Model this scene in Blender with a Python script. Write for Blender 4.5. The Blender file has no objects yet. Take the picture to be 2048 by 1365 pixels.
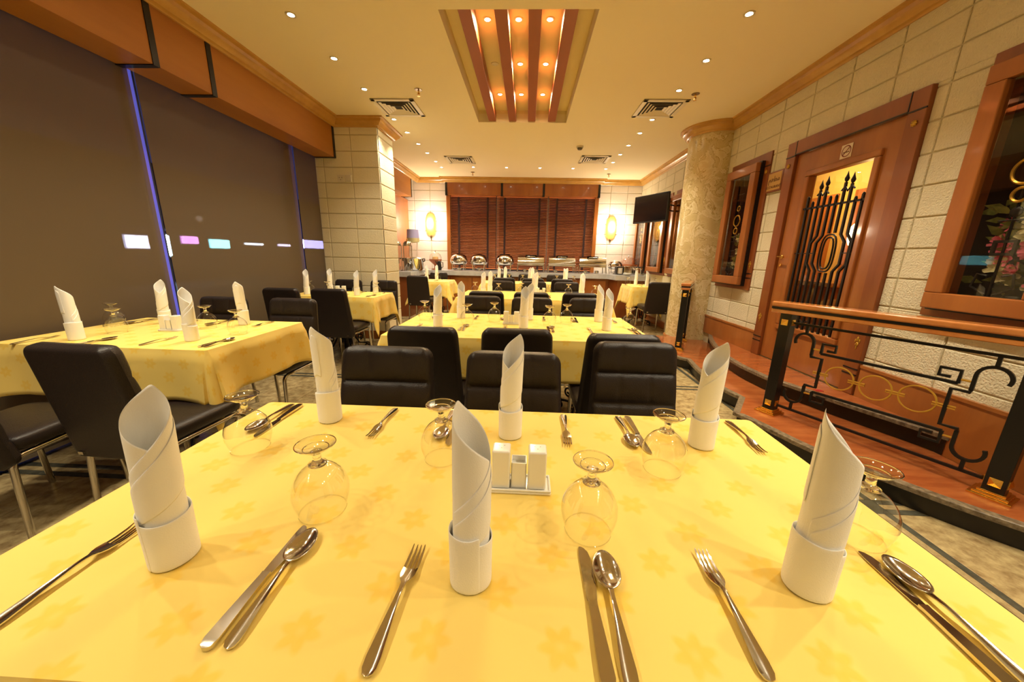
import bpy, math, random
from mathutils import Vector, Matrix
random.seed(7)
PI = math.pi
R = math.radians
C = bpy.context.scene.collection
SC = bpy.context.scene

# ---------------------------------------------------------------- camera
cam_d = bpy.data.cameras.new('camera')
cam_d.sensor_width = 36.0
cam_d.lens = 36.0 * 702.0 / 2048.0
cam_d.clip_start = 0.02
cam = bpy.data.objects.new('camera', cam_d)
C.objects.link(cam)
yaw, pitch, roll = R(2.08), R(13.64), R(-1.28)
fwd = Vector((-math.sin(yaw) * math.cos(pitch), math.cos(yaw) * math.cos(pitch), -math.sin(pitch)))
right = Vector((math.cos(yaw), math.sin(yaw), 0))
down = fwd.cross(right)
r2 = right * math.cos(roll) + down * math.sin(roll)
d2 = -right * math.sin(roll) + down * math.cos(roll)
m = Matrix((r2, -d2, -fwd)).transposed().to_4x4()
m.translation = Vector((0, 0, 1.25))
cam.matrix_world = m
SC.camera = cam

# ---------------------------------------------------------------- world, exposure
w = bpy.data.worlds.new('night')
w.use_nodes = True
SC.world = w
w.node_tree.nodes['Background'].inputs[0].default_value = (0.05, 0.06, 0.22, 1)
w.node_tree.nodes['Background'].inputs[1].default_value = 0.5
SC.view_settings.view_transform = 'Standard'
SC.view_settings.look = 'None'
SC.view_settings.gamma = 1
SC.view_settings.use_curve_mapping = False
SC.view_settings.exposure = 0.28
SPOT_W = 64.0
WARM = (1.0, 0.86, 0.62)
H = 2.95          # ceiling height
XW = 2.57         # right wall
YB = 8.66         # back wall

# ---------------------------------------------------------------- materials
MATS = {}
def mat(name, col, rough=0.5, metal=0.0, spec=0.5, noise=None, bump=None, emit=None, trans=0.0, coat=0.0, ior=1.45, sheen=0.0):
    """noise=(scale, colour2, detail[, (sx,sy,sz)]) mixes a second colour; bump=(scale, strength)"""
    if name in MATS: return MATS[name]
    mt = bpy.data.materials.new(name); mt.use_nodes = True
    nt = mt.node_tree; b = nt.nodes['Principled BSDF']
    b.inputs['Base Color'].default_value = (*col, 1)
    b.inputs['Roughness'].default_value = rough
    b.inputs['Metallic'].default_value = metal
    b.inputs['Specular IOR Level'].default_value = spec
    b.inputs['IOR'].default_value = ior
    b.inputs['Transmission Weight'].default_value = trans
    b.inputs['Coat Weight'].default_value = coat
    b.inputs['Coat Roughness'].default_value = 0.08
    b.inputs['Sheen Weight'].default_value = sheen
    if emit:
        b.inputs['Emission Color'].default_value = (*emit[0], 1)
        b.inputs['Emission Strength'].default_value = emit[1]
    tc = None
    if noise or bump:
        tc = nt.nodes.new('ShaderNodeTexCoord')
    if noise:
        mp = nt.nodes.new('ShaderNodeMapping'); nt.links.new(tc.outputs['Object'], mp.inputs[0])
        if len(noise) > 3: mp.inputs['Scale'].default_value = noise[3]
        n = nt.nodes.new('ShaderNodeTexNoise'); n.inputs['Scale'].default_value = noise[0]; n.inputs['Detail'].default_value = noise[2]
        n.inputs['Roughness'].default_value = 0.62
        nt.links.new(mp.outputs[0], n.inputs['Vector'])
        cr = nt.nodes.new('ShaderNodeValToRGB')
        cr.color_ramp.elements[0].position = 0.36; cr.color_ramp.elements[0].color = (*col, 1)
        cr.color_ramp.elements[1].position = 0.66; cr.color_ramp.elements[1].color = (*noise[1], 1)
        nt.links.new(n.outputs[0], cr.inputs[0]); nt.links.new(cr.outputs[0], b.inputs['Base Color'])
    if bump:
        n = nt.nodes.new('ShaderNodeTexNoise'); n.inputs['Scale'].default_value = bump[0]; n.inputs['Detail'].default_value = 4
        nt.links.new(tc.outputs['Object'], n.inputs['Vector'])
        bp = nt.nodes.new('ShaderNodeBump'); bp.inputs['Strength'].default_value = bump[1]; bp.inputs['Distance'].default_value = 0.01
        nt.links.new(n.outputs[0], bp.inputs['Height']); nt.links.new(bp.outputs[0], b.inputs['Normal'])
    MATS[name] = mt
    return mt

def nmath(nt, op, a, b=None):
    n = nt.nodes.new('ShaderNodeMath'); n.operation = op
    for i, v in enumerate((a, b)):
        if v is None: continue
        if isinstance(v, (int, float)): n.inputs[i].default_value = v
        else: nt.links.new(v, n.inputs[i])
    return n.outputs[0]

def glass_pane_mat(name, tint=(1, 1, 1), refl=1.0, rough=0.0, edge=0.0):
    mt = bpy.data.materials.new(name); mt.use_nodes = True; nt = mt.node_tree
    nt.nodes.remove(nt.nodes['Principled BSDF']); out = nt.nodes['Material Output']
    tr = nt.nodes.new('ShaderNodeBsdfTransparent'); tr.inputs[0].default_value = (*tint, 1)
    gl = nt.nodes.new('ShaderNodeBsdfGlossy'); gl.inputs['Roughness'].default_value = rough
    gl.inputs['Color'].default_value = (0.95, 0.95, 0.95, 1)
    fr = nt.nodes.new('ShaderNodeFresnel'); fr.inputs[0].default_value = 1.5
    geo = nt.nodes.new('ShaderNodeNewGeometry')
    f = nmath(nt, 'MULTIPLY', fr.outputs[0], refl)
    f = nmath(nt, 'MULTIPLY', f, nmath(nt, 'SUBTRACT', 1.0, geo.outputs['Backfacing']))
    if edge:
        # dark tint painted in at grazing angles, imitating refraction at glass edges
        lw_ = nt.nodes.new('ShaderNodeLayerWeight'); lw_.inputs[0].default_value = 0.35
        k = nmath(nt, 'MULTIPLY', nmath(nt, 'POWER', lw_.outputs['Facing'], 3.5), edge)
        cm = nt.nodes.new('ShaderNodeMix'); cm.data_type = 'RGBA'; nt.links.new(k, cm.inputs[0])
        cm.inputs[6].default_value = (*tint, 1); cm.inputs[7].default_value = (.12, .11, .08, 1)
        nt.links.new(cm.outputs[2], tr.inputs[0])
    mx = nt.nodes.new('ShaderNodeMixShader'); nt.links.new(f, mx.inputs[0])
    nt.links.new(tr.outputs[0], mx.inputs[1]); nt.links.new(gl.outputs[0], mx.inputs[2])
    nt.links.new(mx.outputs[0], out.inputs[0])
    return mt

def cloth_mat():
    mt = bpy.data.materials.new('yellow_cloth'); mt.use_nodes = True; nt = mt.node_tree; b = nt.nodes['Principled BSDF']
    uv = nt.nodes.new('ShaderNodeUVMap'); uv.uv_map = 'UVMap'
    sp = nt.nodes.new('ShaderNodeSeparateXYZ'); nt.links.new(uv.outputs[0], sp.inputs[0])
    u, v = sp.outputs[0], sp.outputs[1]
    RY, RX = 0.0715, 0.175
    vv = nmath(nt, 'ADD', v, 0.324 + RY * 100)
    n = nmath(nt, 'ROUND', nmath(nt, 'DIVIDE', vv, RY))
    dv = nmath(nt, 'SUBTRACT', vv, nmath(nt, 'MULTIPLY', n, RY))
    odd = nmath(nt, 'MODULO', n, 2.0)
    uu = nmath(nt, 'ADD', nmath(nt, 'ADD', u, -0.12 + RX * 50), nmath(nt, 'MULTIPLY', odd, RX / 2))
    mm = nmath(nt, 'ROUND', nmath(nt, 'DIVIDE', uu, RX))
    du = nmath(nt, 'SUBTRACT', uu, nmath(nt, 'MULTIPLY', mm, RX))
    r = nmath(nt, 'SQRT', nmath(nt, 'ADD', nmath(nt, 'MULTIPLY', du, du), nmath(nt, 'MULTIPLY', dv, dv)))
    a = nmath(nt, 'ARCTAN2', dv, du)
    a5 = nmath(nt, 'MULTIPLY', nmath(nt, 'ADD', a, nmath(nt, 'MULTIPLY', nmath(nt, 'ADD', n, mm), 0.9)), 6.0)
    lim = nmath(nt, 'ADD', nmath(nt, 'MULTIPLY', nmath(nt, 'COSINE', a5), 0.0055), 0.0235)
    d = nmath(nt, 'SUBTRACT', lim, r)
    mr = nt.nodes.new('ShaderNodeMapRange'); nt.links.new(d, mr.inputs[0]); mr.inputs[1].default_value = -0.005; mr.inputs[2].default_value = 0.004
    # a woven mottle on the flower plus a paler eye
    nz = nt.nodes.new('ShaderNodeTexNoise'); nz.inputs['Scale'].default_value = 60; nt.links.new(uv.outputs[0], nz.inputs['Vector'])
    eye = nt.nodes.new('ShaderNodeMapRange'); nt.links.new(r, eye.inputs[0]); eye.inputs[1].default_value = 0.002; eye.inputs[2].default_value = 0.010
    k = nmath(nt, 'MULTIPLY', mr.outputs[0], nmath(nt, 'ADD', nmath(nt, 'MULTIPLY', nz.outputs[0], 0.5), 0.45))
    k = nmath(nt, 'MULTIPLY', k, nmath(nt, 'ADD', nmath(nt, 'MULTIPLY', eye.outputs[0], 0.5), 0.5))
    mx = nt.nodes.new('ShaderNodeMix'); mx.data_type = 'RGBA'; nt.links.new(k, mx.inputs[0])
    mx.inputs[6].default_value = (0.84, 0.63, 0.165, 1); mx.inputs[7].default_value = (0.84, 0.545, 0.065, 1)
    nt.links.new(mx.outputs[2], b.inputs['Base Color'])
    b.inputs['Roughness'].default_value = 0.75; b.inputs['Specular IOR Level'].default_value = 0.25
    b.inputs['Sheen Weight'].default_value = 0.15
    nb = nt.nodes.new('ShaderNodeTexNoise'); nb.inputs['Scale'].default_value = 5; nt.links.new(uv.outputs[0], nb.inputs['Vector'])
    bp = nt.nodes.new('ShaderNodeBump'); bp.inputs['Strength'].default_value = 0.25; bp.inputs['Distance'].default_value = 0.02
    nt.links.new(nb.outputs[0], bp.inputs['Height']); nt.links.new(bp.outputs[0], b.inputs['Normal'])
    return mt

def blind_mat():
    mt = bpy.data.materials.new('roller_fabric'); mt.use_nodes = True; nt = mt.node_tree; b = nt.nodes['Principled BSDF']
    out = nt.nodes['Material Output']
    b.inputs['Base Color'].default_value = (0.135, 0.098, 0.058, 1); b.inputs['Roughness'].default_value = 0.42
    b.inputs['Specular IOR Level'].default_value = 0.3
    tc = nt.nodes.new('ShaderNodeTexCoord')
    nz = nt.nodes.new('ShaderNodeTexNoise'); nz.inputs['Scale'].default_value = 350; nt.links.new(tc.outputs['Object'], nz.inputs['Vector'])
    bp = nt.nodes.new('ShaderNodeBump'); bp.inputs['Strength'].default_value = 0.08; nt.links.new(nz.outputs[0], bp.inputs['Height']); nt.links.new(bp.outputs[0], b.inputs['Normal'])
    tr = nt.nodes.new('ShaderNodeBsdfTransparent'); tr.inputs[0].default_value = (0.9, 0.92, 1, 1)
    mx = nt.nodes.new('ShaderNodeMixShader'); mx.inputs[0].default_value = 0.07
    nt.links.new(b.outputs[0], mx.inputs[1]); nt.links.new(tr.outputs[0], mx.inputs[2]); nt.links.new(mx.outputs[0], out.inputs[0])
    return mt

def marble_col_mat():
    mt = bpy.data.materials.new('column_marble'); mt.use_nodes = True; nt = mt.node_tree; b = nt.nodes['Principled BSDF']
    tc = nt.nodes.new('ShaderNodeTexCoord')
    nz = nt.nodes.new('ShaderNodeTexNoise'); nz.inputs['Scale'].default_value = 5.5; nz.inputs['Detail'].default_value = 9; nz.inputs['Distortion'].default_value = 1.4; nz.inputs['Roughness'].default_value = 0.62
    nt.links.new(tc.outputs['Object'], nz.inputs['Vector'])
    cr = nt.nodes.new('ShaderNodeValToRGB'); e = cr.color_ramp.elements
    e[0].position = 0.40; e[0].color = (0.60, 0.48, 0.24, 1); e[1].position = 0.60; e[1].color = (0.66, 0.54, 0.29, 1)
    for p, c in ((0.475, (0.66, 0.55, 0.29, 1)), (0.49, (0.34, 0.21, 0.06, 1)), (0.497, (0.52, 0.40, 0.17, 1)), (0.53, (0.76, 0.67, 0.42, 1))):
        k = e.new(p); k.color = c
    nt.links.new(nz.outputs[0], cr.inputs[0]); nt.links.new(cr.outputs[0], b.inputs['Base Color']); b.inputs['Roughness'].default_value = 0.25
    return mt

CLOTH = cloth_mat()
BLIND = blind_mat()
COLM = marble_col_mat()
PANE = glass_pane_mat('window_glass', (0.92, 0.9, 0.86), 1.2)
BOWL = glass_pane_mat('thin_clear_glass', (0.97, 0.97, 0.95), 2.4, edge=.68)
ceil_m = mat('ceiling_paint', (0.88, 0.77, 0.52), 0.85, noise=(0.7, (0.89, 0.79, 0.55), 2))
recess_m = mat('recess_paint', (0.82, 0.70, 0.40), 0.7)
block_dim = mat('stucco_block_dim', (0.66, 0.60, 0.42), 0.8, noise=(3, (0.71, 0.65, 0.47), 3), bump=(90, 0.9))  # dimmer copy of the wall blocks; edge falloff put into the colour
block_lit = mat('cream_block_lit', (0.78, 0.72, 0.52), 0.75, noise=(3, (0.82, 0.76, 0.57), 3), bump=(60, 0.5))  # lighter copy for the pillar; its brighter lighting put into the colour
block_sconce_lit = mat('sconce_lit_block', (0.84, 0.78, 0.70), 0.75, noise=(3, (0.86, 0.81, 0.74), 3), bump=(60, 0.4))  # palest copy; sconce brightness on the back wall put into the colour
mortar_m = mat('mortar', (0.52, 0.45, 0.29), 0.9)
wood_m = mat('stained_wood', (0.38, 0.130, 0.027), 0.3, noise=(3.5, (0.27, 0.080, 0.016), 6, (1, 1, 0.16)), coat=0.3)
wood_red = mat('red_wood', (0.27, 0.078, 0.018), 0.33, noise=(4, (0.19, 0.048, 0.011), 6, (1, 1, 0.15)), coat=0.3)
wood_h = mat('beam_wood', (0.45, 0.19, 0.035), 0.48, noise=(3, (0.36, 0.135, 0.024), 5, (1, 0.16, 1)), coat=0.0)
rail_wood = mat('rail_wood', (0.55, 0.22, 0.06), 0.16, noise=(6, (0.42, 0.14, 0.035), 5, (1, 0.3, 1)), coat=0.5)
crown_m = mat('gilt_crown', (0.56, 0.31, 0.065), 0.3, noise=(4, (0.46, 0.235, 0.045), 4), coat=0.3)
slat_red = mat('terracotta_slat', (0.34, 0.10, 0.035), 0.45)
black_m = mat('black_lacquer', (0.006, 0.005, 0.005), 0.35)
iron_m = mat('black_iron', (0.010, 0.009, 0.009), 0.38, metal=0.3)
gold_m = mat('polished_brass', (0.80, 0.50, 0.12), 0.2, metal=1.0)
goldp_m = mat('gold_paint', (0.62, 0.38, 0.06), 0.3, metal=0.75)
leather_m = mat('dark_leather', (0.020, 0.0145, 0.0135), 0.34, bump=(220, 0.18), spec=0.35)
chrome_m = mat('chrome', (0.72, 0.70, 0.66), 0.1, metal=1.0)
tube_m = mat('steel_tube', (0.55, 0.53, 0.50), 0.16, metal=1.0)
steel_m = mat('polished_steel', (0.68, 0.66, 0.63), 0.10, metal=1.0)
cutlery_m = mat('cutlery_steel', (0.62, 0.58, 0.53), 0.11, metal=1.0)
napkin_m = mat('white_linen', (0.93, 0.92, 0.88), 0.85, bump=(500, 0.12), sheen=0.2)
ceramic_m = mat('white_ceramic', (0.86, 0.85, 0.80), 0.12)
hole_m = mat('shaker_hole', (0.25, 0.22, 0.18), 0.8)
stem_m = mat('solid_glass', (1, 1, 1), 0.0, trans=1.0, ior=1.48)
redm_m = mat('red_marble', (0.26, 0.066, 0.019), 0.15, noise=(3.2, (0.36, 0.115, 0.034), 7, (1, 5, 1)), coat=0.15)
nose_m = mat('mottled_stone', (0.09, 0.065, 0.04), 0.3, noise=(40, (0.26, 0.21, 0.14), 6))
riser_m = mat('black_stone', (0.010, 0.008, 0.007), 0.25)
tile_m = mat('beige_marble', (0.46, 0.37, 0.19), 0.2, noise=(16, (0.22, 0.15, 0.07), 8))
strip_m = mat('dark_green_stone', (0.055, 0.055, 0.040), 0.25, noise=(20, (0.09, 0.09, 0.07), 4))
grout_m = mat('grout', (0.07, 0.06, 0.045), 0.8)
marble_m = mat('grey_marble', (0.52, 0.52, 0.53), 0.18, noise=(6, (0.40, 0.40, 0.42), 7))
slat_wood = mat('blind_slat_wood', (0.62, 0.23, 0.105), 0.28, noise=(8, (0.50, 0.17, 0.07), 4, (0.2, 1, 1)))
tape_m = mat('ladder_tape', (0.035, 0.012, 0.012), 0.8)
vent_m = mat('vent_metal', (0.80, 0.72, 0.56), 0.5)
dark_m = mat('vent_dark', (0.02, 0.017, 0.012), 0.9)
plastic_w = mat('ivory_plastic', (0.70, 0.64, 0.50), 0.4)
tv_m = mat('tv_glass', (0.004, 0.004, 0.005), 0.12)
alu_m = mat('aluminium', (0.35, 0.35, 0.42), 0.3, metal=0.8)
blue_gap_glow = mat('blue_gap_glow', (.1, .1, .5), .4, emit=((.08, .10, .55), 0.65), noise=(2.5, (.2, .1, .6), 4))  # added glow that puts blue light into the blind gaps
lamp_m = mat('lamp_on', (1, 1, 1), 0.5, emit=((1.0, 0.86, 0.62), 100.0))
lampw_m = mat('lamp_on_warm', (1, 1, 1), 0.5, emit=((1.0, 0.66, 0.28), 60.0))
rim_m = mat('lamp_rim', (0.75, 0.66, 0.45), 0.3, metal=0.4)
amber_m = mat('amber_glass_lit', (0.9, 0.5, 0.12), 0.4, emit=((1.0, 0.48, 0.10), 1.1))
bulb_m = mat('bulb_glow', (1, 1, 1), 0.5, emit=((1.0, 0.85, 0.5), 25.0))
leaf_m = mat('artificial_leaf', (0.16, 0.20, 0.04), 0.5, noise=(30, (0.30, 0.32, 0.08), 3))
cream_fl = mat('cream_blossom', (0.70, 0.66, 0.38), 0.6)
pink_fl = mat('pink_blossom', (0.70, 0.14, 0.22), 0.6)
shade_m = mat('lilac_shade', (0.42, 0.40, 0.72), 0.7)
niche_m = mat('niche_dark', (0.035, 0.02, 0.016), 0.8)
foyer_m = mat('foyer_gold', (0.58, 0.38, 0.10), 0.5)
night_m = mat('asphalt_night', (0.01, 0.01, 0.014), 0.8)
copper_m = mat('copper_wood', (0.42, 0.14, 0.05), 0.35)
blackp_m = mat('black_plastic', (0.012, 0.011, 0.011), 0.3)
pinkg = glass_pane_mat('rosy_dome', (0.92, 0.80, 0.76), 2.5)
sign_m = mat('engraved_brass_sign', (0.55, 0.33, 0.09), 0.3, metal=0.5)
ink_m = mat('sign_ink', (0.10, 0.035, 0.012), 0.6)
stick_m = mat('sticker_white', (0.72, 0.60, 0.45), 0.6)
wall_behind = mat('rear_wall_paint', (0.86, 0.80, 0.66), 0.8)

# ---------------------------------------------------------------- mesh builder
class MB:
    def __init__(s): s.v = []; s.f = []
    def add(s, vs, fs):
        o = len(s.v); s.v.extend([tuple(p) for p in vs]); s.f.extend([tuple(i + o for i in f) for f in fs]); return s
    def box(s, x0, x1, y0, y1, z0, z1, M=None):
        vs = [Vector((x, y, z)) for x in (x0, x1) for y in (y0, y1) for z in (z0, z1)]
        if M: vs = [M @ v for v in vs]
        return s.add(vs, [(0, 1, 3, 2), (4, 6, 7, 5), (0, 4, 5, 1), (2, 3, 7, 6), (0, 2, 6, 4), (1, 5, 7, 3)])
    def cbox(s, x0, x1, y0, y1, z0, z1, c=0.003, ax='x'):
        """box with its face towards -ax/+ax chamfered (a block proud of its joints); ax gives the outward side, e.g. '-x'"""
        sg = -1 if ax[0] == '-' else 1; a = 'xyz'.index(ax[-1])
        lo = [x0, y0, z0]; hi = [x1, y1, z1]
        o1, o2 = [i for i in range(3) if i != a]
        back = lo[a] if sg > 0 else hi[a]; front = hi[a] if sg > 0 else lo[a]
        def pt(d, i, j, k):
            p = [0, 0, 0]; p[a] = d; p[o1] = (lo[o1] + k) if i == 0 else (hi[o1] - k); p[o2] = (lo[o2] + k) if j == 0 else (hi[o2] - k); return p
        rings = []
        for d, k in ((back, 0), (front - sg * c, 0), (front, c)):
            rings.append([pt(d, 0, 0, k), pt(d, 1, 0, k), pt(d, 1, 1, k), pt(d, 0, 1, k)])
        vs = sum(rings, []); fs = [(8, 9, 10, 11)]
        for r in range(2):
            for i in range(4):
                j = (i + 1) % 4; fs.append((r * 4 + i, r * 4 + j, r * 4 + 4 + j, r * 4 + 4 + i))
        return s.add(vs, fs)
    def tube(s, pts, r, n=8, closed=False, sq=False, cap=True):
        pts = [Vector(p) for p in pts]; m = len(pts); rr = r if isinstance(r, (list, tuple)) else [r] * m
        rings = []; up = None
        for i, p in enumerate(pts):
            if closed: t = pts[(i + 1) % m] - pts[i - 1]
            else: t = pts[min(i + 1, m - 1)] - pts[max(i - 1, 0)]
            t.normalize()
            if up is None:
                up = Vector((0, 0, 1)) if abs(t.z) < 0.9 else Vector((0, 1, 0))
            a = t.cross(up).normalized(); up = a.cross(t).normalized()
            k = 4 if sq else n
            off = PI / 4 if sq else 0
            q = math.sqrt(2) if sq else 1
            rings.append([p + (a * math.cos(off + 2 * PI * j / k) + up * math.sin(off + 2 * PI * j / k)) * rr[i] * q for j in range(k)])
        k = len(rings[0]); vs = sum(rings, []); fs = []
        for i in range(m if closed else m - 1):
            i2 = (i + 1) % m
            for j in range(k):
                j2 = (j + 1) % k; fs.append((i * k + j, i * k + j2, i2 * k + j2, i2 * k + j))
        if not closed and cap:
            fs.append(tuple(range(k))[::-1]); fs.append(tuple((m - 1) * k + j for j in range(k)))
        return s.add(vs, fs)
    def lathe(s, prof, n=24, c=(0, 0, 0), cap=False):
        vs = []; fs = []
        for r, z in prof:
            for j in range(n):
                a = 2 * PI * j / n; vs.append((c[0] + r * math.cos(a), c[1] + r * math.sin(a), c[2] + z))
        for i in range(len(prof) - 1):
            for j in range(n):
                j2 = (j + 1) % n; fs.append((i * n + j, i * n + j2, (i + 1) * n + j2, (i + 1) * n + j))
        if cap:
            fs.append(tuple(range(n))[::-1]); fs.append(tuple((len(prof) - 1) * n + j for j in range(n)))
        return s.add(vs, fs)
    def prism(s, poly, z0, z1):
        n = len(poly); vs = [(x, y, z0) for x, y in poly] + [(x, y, z1) for x, y in poly]
        fs = [tuple(range(n))[::-1], tuple(range(n, 2 * n))] + [(i, (i + 1) % n, n + (i + 1) % n, n + i) for i in range(n)]
        return s.add(vs, fs)
    def grid(s, P, nu, nv, closed_u=False):
        vs = [P(i, j) for j in range(nv) for i in range(nu)]; fs = []
        for j in range(nv - 1):
            for i in range(nu if closed_u else nu - 1):
                i2 = (i + 1) % nu; fs.append((j * nu + i, j * nu + i2, (j + 1) * nu + i2, (j + 1) * nu + i))
        return s.add(vs, fs)
    def ell(s, c, rx, ry, rz, n=12, k=8):
        pr = []
        return s.grid(lambda i, j: (c[0] + rx * math.cos(2 * PI * i / n) * math.sin(PI * max(j, .02) / (k - 1) if j < k - 1 else PI - .01),
                                    c[1] + ry * math.sin(2 * PI * i / n) * math.sin(PI * max(j, .02) / (k - 1) if j < k - 1 else PI - .01),
                                    c[2] + rz * math.cos(PI * j / (k - 1))), n, k, True)
    def mesh(s, name, m, smooth=None):
        me = bpy.data.meshes.new(name); me.from_pydata(s.v, [], s.f); me.materials.append(m)
        if smooth:
            me.polygons.foreach_set('use_smooth', [True] * len(me.polygons)); me.set_sharp_from_angle(angle=R(smooth))
        me.update(); return me
    def build(s, name, m, parent=None, smooth=None, label=None):
        return link(name, s.mesh(name, m, smooth), parent, label)

def link(name, me, parent=None, label=None):
    o = bpy.data.objects.new(name, me); C.objects.link(o)
    if parent: o.parent = parent
    if label: o['label'] = label
    return o
def tag(o, label, cat, group=None, kind=None):
    o['label'] = label; o['category'] = cat
    if group: o['group'] = group
    if kind: o['kind'] = kind
    return o
def thing(name, label, cat, loc=(0, 0, 0), rz=0, group=None):
    o = bpy.data.objects.new(name, None); C.objects.link(o); o.location = loc; o.rotation_euler = (0, 0, rz)
    o.empty_display_size = 0.05
    return tag(o, label, cat, group)
def struct(o, label=None):
    o['kind'] = 'structure'
    if label: o['label'] = label
    return o
def sempty(name, loc=(0, 0, 0)):
    o = bpy.data.objects.new(name, None); C.objects.link(o); o.location = loc; o['kind'] = 'structure'; return o
def dup(root, loc, rz, label=None, group=None, scale=None):
    r = root.copy(); C.objects.link(r); r.location = loc; r.rotation_euler = (0, 0, rz)
    if scale: r.scale = scale
    if label: r['label'] = label
    if group: r['group'] = group
    for ch in KIDS.get(root.name, []):
        c = ch.copy(); C.objects.link(c); c.parent = r
        for g in KIDS.get(ch.name, []):
            d = g.copy(); C.objects.link(d); d.parent = c
    return r
KIDS = {}
def freeze(root):
    KIDS[root.name] = [o for o in C.objects if o.parent == root]
    for k in KIDS[root.name]: KIDS[k.name] = [o for o in C.objects if o.parent == k]
    return root
def bevel(o, wdt=0.004, seg=2):
    b = o.modifiers.new('bevel', 'BEVEL'); b.width = wdt; b.segments = seg; b.limit_method = 'ANGLE'; b.angle_limit = R(40); return o
def arc(cx, cy, r, a0, a1, n=12):
    return [(cx + r * math.cos(R(a0 + (a1 - a0) * i / n)), cy + r * math.sin(R(a0 + (a1 - a0) * i / n))) for i in range(n + 1)]

def rects_minus(rect, holes):
    """split a rect (a0,b0,a1,b1) around holes"""
    out = [rect]
    for h in holes:
        nx = []
        for (a0, b0, a1, b1) in out:
            h0, k0, h1, k1 = max(a0, h[0]), max(b0, h[1]), min(a1, h[2]), min(b1, h[3])
            if h0 >= h1 or k0 >= k1: nx.append((a0, b0, a1, b1)); continue
            if b0 < k0: nx.append((a0, b0, a1, k0))
            if k1 < b1: nx.append((a0, k1, a1, b1))
            if a0 < h0: nx.append((a0, k0, h0, k1))
            if h1 < a1: nx.append((h1, k0, a1, k1))
        out = nx
    return [r for r in out if r[2] - r[0] > 0.012 and r[3] - r[1] > 0.012]

# ---------------------------------------------------------------- floor
YF = -2.6   # wall behind the viewer
floor = struct(MB().box(-3.05, 2.7, YF, YB + 0.1, -0.12, -0.004).build('floor', grout_m), 'stone floor of beige tiles with dark inlaid bands')
# bands: x lines at 1.86-k*1.62, y lines at 1.68+k*1.66 ; each a pair of dark strips
xb = [1.86 - 1.62 * k for k in range(-0, 4)]; yb = [1.68 - 1.70 * 2 + 1.70 * k for k in range(7)]
BW = 0.11
def cells(lines, lo, hi):
    edges = [lo]
    for l in sorted(lines):
        if lo < l - BW / 2 < hi: edges += [l - BW / 2, l + BW / 2]
    edges.append(hi); return edges
def split(a, b, n): return [(a + (b - a) * i / n, a + (b - a) * (i + 1) / n) for i in range(n)]
ex, ey = cells(xb, -2.95, 2.57), cells(yb, YF, YB)
def spans(e): return [(e[i], e[i + 1], i % 2 == 1) for i in range(len(e) - 1)]
g = 0.002
for (x0, x1, bx) in spans(ex):
    for (y0, y1, by) in spans(ey):
        if x1 - x0 < 0.02 or y1 - y0 < 0.02: continue
        if not bx and not by:
            nx = max(1, round((x1 - x0) / 0.5)); ny = max(1, round((y1 - y0) / 0.5))
            for (a0, a1) in split(x0, x1, nx):
                for (c0, c1) in split(y0, y1, ny):
                    MB().cbox(a0 + g, a1 - g, c0 + g, c1 - g, -0.02, 0.0, 0.001, 'z').build('floor_tile', tile_m, floor)
        elif bx != by:
            # two dark strips and a pale one between
            if bx:
                for k, (s0, s1) in enumerate(split(x0, x1, 3)):
                    MB().box(s0 + .001, s1 - .001, y0 + .001, y1 - .001, -0.02, 0.0).build('inlay_strip', tile_m if k == 1 else strip_m, floor)
            else:
                for k, (s0, s1) in enumerate(split(y0, y1, 3)):
                    MB().box(x0 + .001, x1 - .001, s0 + .001, s1 - .001, -0.02, 0.0).build('inlay_strip', tile_m if k == 1 else strip_m, floor)
        else:
            MB().box(x0 + .001, x1 - .001, y0 + .001, y1 - .001, -0.02, 0.0).build('floor_tile', strip_m, floor)

# ---------------------------------------------------------------- ceiling with recess
RX0, RX1, RY0, RY1, RD = -0.69, 0.455, 2.97, 5.14, 0.14
cb = MB()
for (a0, b0, a1, b1) in rects_minus((-3.05, YF, 2.7, YB + .1), [(RX0, RY0, RX1, RY1)]): cb.box(a0, a1, b0, b1, H, H + 0.1)
ceiling = struct(cb.build('ceiling', ceil_m), 'cream yellow painted ceiling')
rc = MB().box(RX0 - .02, RX1 + .02, RY0 - .02, RY1 + .02, H + RD, H + RD + .03)
rc.box(RX0 - .02, RX0, RY0, RY1, H + .1, H + RD).box(RX1, RX1 + .02, RY0, RY1, H + .1, H + RD).box(RX0, RX1, RY0 - .02, RY0, H + .1, H + RD).box(RX0, RX1, RY1, RY1 + .02, H + .1, H + RD)
rc.build('recess_panel', recess_m, ceiling)
for cx in (-0.507, -0.243, 0.005, 0.266):
    bevel(MB().box(cx - .048, cx + .048, RY0 + .002, RY1 - .002, H + .012, H + .115).build('recess_slat', slat_red, ceiling), .002, 1)

# downlights
spot_d = bpy.data.lights.new('downlight_beam', 'SPOT'); spot_d.energy = SPOT_W; spot_d.color = WARM
spot_d.spot_size = R(108); spot_d.spot_blend = 0.85; spot_d.shadow_soft_size = 0.03
spot_w = bpy.data.lights.new('recess_beam', 'SPOT'); spot_w.energy = SPOT_W * 0.4; spot_w.color = (1, 0.72, 0.38)
spot_w.spot_size = R(165); spot_w.spot_blend = 0.6; spot_w.shadow_soft_size = 0.02
rimp = [(.023, 0), (.038, -.001), (.038, -.005), (.030, -.007), (.023, -.004)]
DL = None
def downlight(x, y, z, label, group, warm=False, off=False):
    t = thing('downlight', label, 'ceiling light', (x, y, z), 0, group)
    link('lamp_rim', RIMME, t); link('lamp_lens', LENSW if warm else LENS, t)
    if not off:
        l = bpy.data.objects.new('lamp_beam', spot_w if warm else spot_d); C.objects.link(l); l.parent = t; l.location = (0, 0, -.012)
RIMME = MB().lathe(rimp, 20).mesh('lamp_rim', rim_m, 40)
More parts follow.
